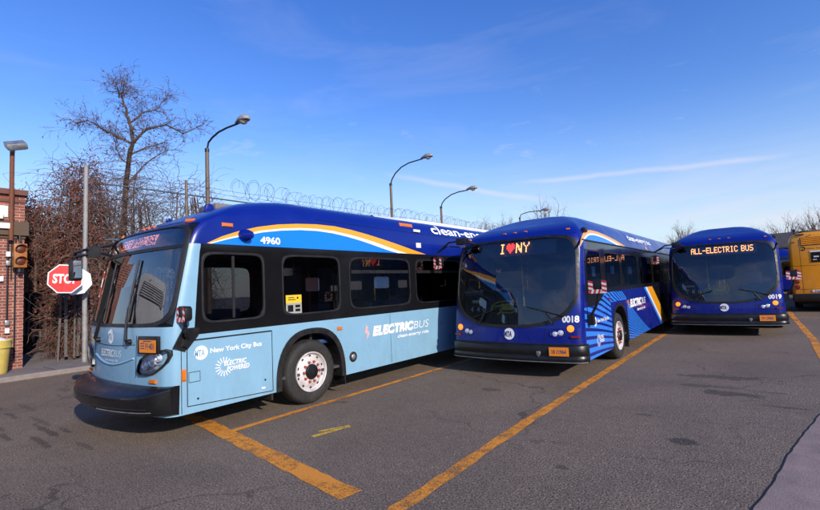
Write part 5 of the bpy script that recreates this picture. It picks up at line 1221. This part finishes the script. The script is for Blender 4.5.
# ------------------------------------------------------------------ street lamps
def street_lamp(y, ze, zh, reach, label, sc=1.):
    root = thing('street_lamp', label, 'street lamp', (FX, y, .1), 'street lamps along the fence')
    t_ = MB(); t_.tube([(0, 0, 0), (0, 0, ze-.1)], [.095, .062], 12); t_.build('lamp_post', M['lamppole'], root)
    t_ = MB(); t_.tube([(0, 0, ze-.16), (0, 0, ze-.04)], .075, 10)
    t_.tube([(0, 0, ze-.1), (.10, 0, ze+.15), (.34, 0, ze+.34*(zh-ze)+.14), (.75, 0, ze+.66*(zh-ze)+.12), (1.25, 0, ze+.88*(zh-ze)+.06), (reach-.35, 0, zh-.01)], .032, 8); t_.build('lamp_arm', M['darksteel'], root)
    A = Matrix.Translation((reach-.1, 0, zh)) @ Matrix.Rotation(R(90), 4, 'Y')
    t_ = MB(); t_.lathe([(.0, -.34), (.05, -.33), (.09, -.2), (.145, -.05), (.16, .1), (.13, .26), (.06, .34), (0, .36)], 16, A); t_.v = [(v[0], v[1], max(v[2], zh-.03)+.03) for v in t_.v]
    h = t_.build('lamp_head', M['galv'], root)
    t_ = MB(); t_.lathe([(.13, 0), (.12, -.05), (.07, -.10), (0, -.12)], 16, Matrix.Translation((reach-.02, 0, zh+.0))); t_.build('lamp_globe', M['lampbowl'], h)
    return root
M['lampbowl'] = mat('lamp_bowl', (.42, .38, .32), .35)
street_lamp(8.05, 6.77, 7.12, 2.25, 'nearest street lamp, standing tall beside the bare tree')
street_lamp(17.9, 7.08, 7.9, 2.45, 'second street lamp, taller, rising behind the roof arc of bus 4960')
street_lamp(22.5, 6.4, 7.04, 2.25, 'third street lamp, rising behind the clean-energy lettering of bus 4960')
street_lamp(33.7, 6.8, 7.05, 2.2, 'farthest street lamp, low over the roof of bus 0018')

# ------------------------------------------------------------------ trees and vines
def twig(mb, p, d, length, r, depth, rnd, n, curl=.25, grav=.0, fork=(2, 4), leafs=None):
    P = [p.copy()]; rr = [r]; seg = 5; q = p.copy(); dd = d.copy()
    for k in range(seg):
        dd = (dd+Vector((rnd.uniform(-1, 1), rnd.uniform(-1, 1), rnd.uniform(-1, 1)))*curl+Vector((0, 0, -grav))).normalized()
        q = q+dd*(length/seg); P.append(q.copy()); rr.append(max(.0035, r*(1-.75*(k+1)/seg)))
    mb.tube(P, rr, n, caps=False)
    if leafs is not None and depth <= 1:
        for _ in range(rnd.choice((0, 0, 1))): leafs.append(P[rnd.randrange(2, 6)])
    if depth > 0:
        for _ in range(rnd.randint(*fork)):
            k = rnd.randint(1, seg); base = P[k]; ax = Vector((rnd.uniform(-1, 1), rnd.uniform(-1, 1), rnd.uniform(-.4, 1)))
            nd = (dd*.75+ax*.75).normalized(); twig(mb, base, nd, length*rnd.uniform(.5, .8), max(.004, rr[k]*.6), depth-1, rnd, max(3, n-1), curl, grav, fork, leafs)
def leaf_quads(mb, pts, rnd, s):
    for p in pts:
        a = Vector((rnd.uniform(-1, 1), rnd.uniform(-1, 1), rnd.uniform(-1, 1))).normalized(); b = a.cross(Vector((rnd.uniform(-1, 1), rnd.uniform(-1, 1), rnd.uniform(-1, 1)))).normalized(); k = s*rnd.uniform(.6, 1.4)
        mb.add([p-a*k, p+b*k*.5, p+a*k, p-b*k*.5], [(0, 1, 2, 3)])

# the bare tree beside the fence
rnd = random.Random(21)
tr = thing('bare_tree', 'leafless tree with spreading twigs rising over the vines left of the bus', 'tree', (-17, 6.2, 0))
off = Vector((-17, 6.2, 0)); X0 = {'A': .3, 'A2': .6, 'A3': -.2, 'B': -.7, 'C': .9, 'D': -.8, 'E': .5, 'F': -.4, 'G': .6}
LIMB = {'A': [(6.58, 7.32), (6.45, 8.02), (6.24, 8.51), (6.09, 9.03), (6.14, 9.6)], 'A2': [(6.09, 9.03), (5.9, 9.2), (5.76, 9.35)], 'A3': [(6.14, 8.99), (6.4, 9.4), (6.64, 9.66)],
        'B': [(6.45, 7.21), (6.04, 7.47), (5.58, 7.73), (5.26, 8.01), (4.96, 7.87)], 'C': [(6.58, 7.32), (6.94, 7.86), (7.59, 8.15), (8.16, 7.87), (8.89, 8.36)],
        'D': [(6.48, 6.8), (7.26, 7.36), (8.16, 7.87)], 'E': [(6.45, 8.02), (6.84, 8.52), (7.37, 8.85), (7.65, 9.42)], 'F': [(6.38, 6.44), (6.14, 6.72), (6.04, 7.47)], 'G': [(6.33, 5.67), (6.83, 6.42), (7.58, 7.02)]}
RAD = {'A': .06, 'A2': .022, 'A3': .022, 'B': .042, 'C': .048, 'D': .035, 'E': .034, 'F': .028, 'G': .034}
t_ = MB(); tk = [Vector((0, y, z))-Vector((0, 6.2, 0)) for y, z in ((6.2, .1), (6.18, 1.6), (6.23, 3.5), (6.28, 4.58), (6.33, 5.67), (6.45, 6.79), (6.57, 7.26))]
t_.tube(tk, [.13, .108, .095, .088, .08, .07, .056], 10)
for dx, dy, zt in ((.25, .25, 6.6), (-.2, -.3, 6.1), (.1, .55, 6.0)):
    t_.tube([(dx, dy, .1), (dx*1.1, dy*1.2, 2), (dx*.6, dy*1.1+.05, 3.6), (dx*1.3, dy*1.0, zt-1.1), (dx*1.2+.05, dy*1.35, zt-.5), (dx*1.7, dy*1.3, zt)], [.045, .04, .03, .018, .010, .003], 7); t_.build('trunk', M['bark'], tr)
cr = MB(); lf = []
for k, pts in LIMB.items():
    pts = [(6.5+(y-6.5)*.88, 6.9+(z-6.9)*.86 if z > 6.9 else z) for y, z in pts]
    n = len(pts); P = [Vector((X0[k]*(i/(n-1)), y-6.2, z)) for i, (y, z) in enumerate(pts)]
    Q = []
    for a, b in zip(P, P[1:]):
        for j in range(3): Q.append(a.lerp(b, j/3)+Vector((rnd.uniform(-.03, .03), rnd.uniform(-.03, .03), rnd.uniform(-.03, .03))))
    Q.append(P[-1]); rr = [max(.010, RAD[k]*(1-.8*i/len(Q))) for i in range(len(Q))]; cr.tube(Q, rr, 7, caps=False)
    for i in range(1, len(Q)):
        for _ in range(7 if k in ('C', 'E', 'B', 'D', 'G', 'F') else 4):
            d = (Q[i]-Q[i-1]).normalized(); d = (d*.5+Vector((rnd.uniform(-1, 1), rnd.uniform(-1, 1), rnd.uniform(-.5, .9)))*.7).normalized()
            twig(cr, Q[i], d, rnd.uniform(.25, .62), max(.0045, rr[i]*.25), 2, rnd, 4, .38, .06, (1, 3), lf)
for i in range(80):                                               # thin shoots low on the trunk
    z = rnd.uniform(2.8, 6.6); twig(cr, Vector((0, interp([(1.6, -.02), (5.67, .13), (7.3, .38)], z), z)), Vector((rnd.uniform(-1, 1), rnd.uniform(-1, 1), rnd.uniform(-.2, .8))).normalized(), rnd.uniform(.7, 1.5), .013, 2, rnd, 4, .35, .12, (1, 3), lf)
crown = cr.build('crown', M['twig'], tr, angle=0, recalc=False)
lm = MB(); pts = []
for p in lf:
    pts.append(p)
for _ in range(60):                                               # a few clusters of dry leaves
    c = Vector((rnd.uniform(-.6, .9), rnd.uniform(.3, 2.3), rnd.uniform(7.1, 8.6)))
    pts += [c+Vector((rnd.gauss(0, .1), rnd.gauss(0, .1), rnd.gauss(0, .08))) for _ in range(5)]
leaf_quads(lm, pts[:900], rnd, .035); lm.build('dry_leaves', M['redleaf'], crown, angle=0, recalc=False)

def thicket(name, label, base, half, top, nv, nl, seed, dens=1., leafm='redleaf', leafs=.05, shoots=40):
    """a tangle of dry climbers: stems rise, arch over and hang; leaves cling in clumps through the volume"""
    rnd = random.Random(seed); root = thing(name, label, 'shrub', base)
    def inside(): # more width towards the middle, ragged top
        while True:
            p = Vector((rnd.uniform(-1, 1), rnd.uniform(-1, 1), rnd.uniform(0, 1)))
            wv = .72+.28*math.sin(PI*min(1, p.z*1.25))
            if p.x*p.x+p.y*p.y < wv*wv*(1 if p.z < .82 else max(.05, 1-((p.z-.82)/.18)**2)): return Vector((p.x*half[0], p.y*half[1], p.z*top))
    st = MB()
    for _ in range(nv):
        p = inside(); P = [p]; d = Vector((rnd.uniform(-1, 1), rnd.uniform(-1, 1), rnd.uniform(-.9, .9))).normalized()
        for k in range(10):
            d = (d+Vector((rnd.uniform(-1, 1), rnd.uniform(-1, 1), rnd.uniform(-1, 1)))*.62+Vector((0, 0, -.14))).normalized(); p = p+d*rnd.uniform(.07, .17)
            if p.z < .02: break
            P.append(p)
        if len(P) > 2: r = rnd.choice((.004, .005, .006, .008, .012)); st.tube(P, [r*(1-.5*i/len(P)) for i in range(len(P))], 3, caps=False)
    for _ in range(shoots):                                       # wild shoots breaking the outline
        a = rnd.uniform(0, 2*PI); p = Vector((half[0]*.8*math.cos(a), half[1]*.8*math.sin(a), top*rnd.uniform(.5, .97)))
        twig(st, p, Vector((math.cos(a)*.6, math.sin(a)*.8, rnd.uniform(.1, 1.1))).normalized(), rnd.uniform(.5, 1.1), .010, 1, rnd, 3, .35, .10, (1, 3))
    for _ in range(9):
        x, y = rnd.uniform(-.7, .7)*half[0], rnd.uniform(-.7, .7)*half[1]; st.tube([(x, y, 0), (x*1.1+rnd.uniform(-.1, .1), y*1.1, top*.3), (x*.9, y*1.2, top*.6), (x*.6, y*.8, top*.88)], [.05, .045, .035, .015], 6, caps=False)
    st.build('stems', M['vine'], root, angle=0, recalc=False)
    lv = MB(); pts = []
    cl = [(inside(), rnd.uniform(.12, .34)) for _ in range(max(8, int(nl/55)))]
    for _ in range(nl):
        c, s_ = cl[rnd.randrange(len(cl))]; q = c+Vector((rnd.gauss(0, s_), rnd.gauss(0, s_), rnd.gauss(0, s_*1.2)))
        if q.z > .05: pts.append(q)
    leaf_quads(lv, pts, rnd, leafs); lv.build('dry_leaves', M[leafm], root, angle=0, recalc=False)
    return root
thicket('vine_thicket', 'tallest reddish brown tangle of dry climbers left of the grey post', (-16.6, 4.95, .1), (1.0, .80, 0), 6.15, 2600, 15000, 31, leafs=.036, shoots=60)
thicket('vine_thicket', 'lower rust coloured tangle of dry vines hanging over the mouth of the alley', (-17.6, 4.0, 2.1), (.9, .75, 0), 2.9, 1100, 9000, 32, leafs=.034, shoots=40)
thicket('vine_thicket', 'grey brown tangle of bare vines between the post and the bus', (-15.7, 6.0, .1), (.5, .95, 0), 5.4, 1500, 2200, 33, leafm='dryleaf', leafs=.03, shoots=50)
thicket('vine_thicket', 'thin airy tangle of vines hanging on the fence above the front of the bus', (-15.2, 7.4, .1), (.4, 1.3, 0), 5.75, 900, 900, 34, leafm='dryleaf', leafs=.028, shoots=70)
thicket('vine_thicket', 'low dark hedge of dry vines at the back of the alley', (-21.2, 5.0, .1), (.8, 2.6, 0), 4.4, 1300, 8000, 35, leafs=.045, shoots=16)

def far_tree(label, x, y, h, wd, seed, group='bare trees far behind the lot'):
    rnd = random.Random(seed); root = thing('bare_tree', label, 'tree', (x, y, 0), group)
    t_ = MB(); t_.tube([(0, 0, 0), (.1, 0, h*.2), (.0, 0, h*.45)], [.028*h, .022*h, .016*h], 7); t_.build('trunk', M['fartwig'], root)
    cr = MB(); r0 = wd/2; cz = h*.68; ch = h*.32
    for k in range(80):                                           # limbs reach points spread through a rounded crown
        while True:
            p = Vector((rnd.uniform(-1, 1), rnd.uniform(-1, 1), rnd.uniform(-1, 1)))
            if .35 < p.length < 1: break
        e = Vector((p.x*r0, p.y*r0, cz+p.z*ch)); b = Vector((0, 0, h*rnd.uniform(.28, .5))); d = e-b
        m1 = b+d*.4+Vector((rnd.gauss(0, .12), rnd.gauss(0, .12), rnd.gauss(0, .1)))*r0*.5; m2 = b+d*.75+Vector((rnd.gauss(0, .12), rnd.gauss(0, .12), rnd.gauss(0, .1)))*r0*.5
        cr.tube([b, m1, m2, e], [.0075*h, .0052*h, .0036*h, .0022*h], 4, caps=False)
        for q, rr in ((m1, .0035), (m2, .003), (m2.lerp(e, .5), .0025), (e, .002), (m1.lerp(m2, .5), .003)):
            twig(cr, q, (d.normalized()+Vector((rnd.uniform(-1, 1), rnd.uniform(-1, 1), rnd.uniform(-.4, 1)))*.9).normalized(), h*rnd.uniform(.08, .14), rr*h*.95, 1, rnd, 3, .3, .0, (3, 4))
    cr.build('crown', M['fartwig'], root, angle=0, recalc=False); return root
far_tree('round bare tree showing over the roof of bus 0018', -19.6, 52, 11.0, 6.4, 41)
far_tree('small bare tree showing over the end of the razor wire', -27.3, 52, 9.8, 3.0, 42)
far_tree('slim bare tree left of the round one, above the clean-energy lettering', -24.9, 52, 9.9, 3.2, 43)
far_tree('bare tree between the roofs of bus 0018 and bus 0019', -5.7, 50, 6.5, 2.8, 44)
far_tree('wide bare tree right of the dark roof, above the gap beside bus 0019', 2.2, 60, 7.0, 4.4, 45)
far_tree('bare tree at the right edge above the yellow bus', 5.2, 62, 7.7, 5, 46)
far_tree('bare tree left of the yellow bus, behind the dark roof', -.2, 66, 6.8, 3.6, 47)

# ------------------------------------------------------------------ buildings at the end of the lot
gb = thing('depot_shed', 'long grey depot shed with dark windows seen between the two deep blue buses', 'building', (-7.5, 47, 0))
t_ = MB(); t_.box((0, 3, 1.6), (16, 6, 3.2)); t_.build('wall', M['farwall'], gb, angle=0)
t_ = MB(); t_.box((0, 2.9, 3.28), (16.5, 6.6, .16)); t_.build('roof', M['roofdk'], gb, angle=0)
for k in range(10):
    t_ = MB(); t_.box((-7.2+k*1.6, -.01, 1.9), (1.0, .06, .95)); wd_ = t_.build('window', M['gblack'], gb, angle=0)
    t_ = MB(); t_.box((-7.2+k*1.6, -.05, 1.37), (1.15, .08, .08)); t_.box((-7.2+k*1.6, -.05, 1.9), (.05, .04, .95)); t_.build('window_frame', M['farwall'], wd_, angle=0)
hb = thing('gabled_house', 'brown house with a dark roof behind the gap beside the yellow bus', 'building', (2.4, 50, 0))
t_ = MB(); t_.box((0, 3, 1.9), (7, 6, 3.8)); t_.build('wall', M['lintel'], hb, angle=0)
t_ = MB(); t_.prism([(-.5, 3.7), (3, 5.1), (6.5, 3.7), (6.5, 3.58), (-.5, 3.58)], lambda y, z: Vector((-3.8, y, z)), lambda y, z: Vector((3.8, y, z))); t_.build('roof', M['roofdk'], hb, angle=0)
for x in (-2.2, 0, 2.2):
    t_ = MB(); t_.box((x, -.01, 2.2), (.9, .06, 1.2)); t_.build('window', M['gblack'], hb, angle=0)

# ------------------------------------------------------------------ behind the camera: what the glass reflects
gar = thing('bus_garage', 'long dark brick garage outside the frame at the right, seen only in reflections', 'building', (24, 34, 0))
t_ = MB(); t_.box((4, 0, 3.1), (8, 60, 6.2)); t_.build('wall', M['coping'], gar, angle=0)
t_ = MB(); t_.box((4, 0, 6.3), (8.4, 60.4, .2)); t_.build('roof', M['roofdk'], gar, angle=0)
for k in range(9):
    t_ = MB(); t_.box((-.02, -27+k*6.4, 2.1), (.08, 4.2, 4.2)); t_.build('garage_door', M['farwall'], gar, angle=0)
rb = thing('warehouse', 'long brown warehouse outside the frame that the bus windows reflect', 'building', (2, -34, 0))
t_ = MB(); t_.box((0, -4, 2.4), (70, 8, 4.8)); t_.build('wall', M['brick'], rb, angle=0)
t_ = MB(); t_.box((0, -4, 4.9), (70.6, 8.6, .2)); t_.build('roof', M['roofdk'], rb, angle=0)
for i, (x, y, h_) in enumerate(((20, 14, 9), (21, 23, 10), (20.5, 31, 8.5), (21, 42, 10), (24, -14, 8.5))):
    far_tree('bare tree beyond the right edge of the frame', x, y, h_, 5.5, 60+i, 'bare trees outside the frame at the right')
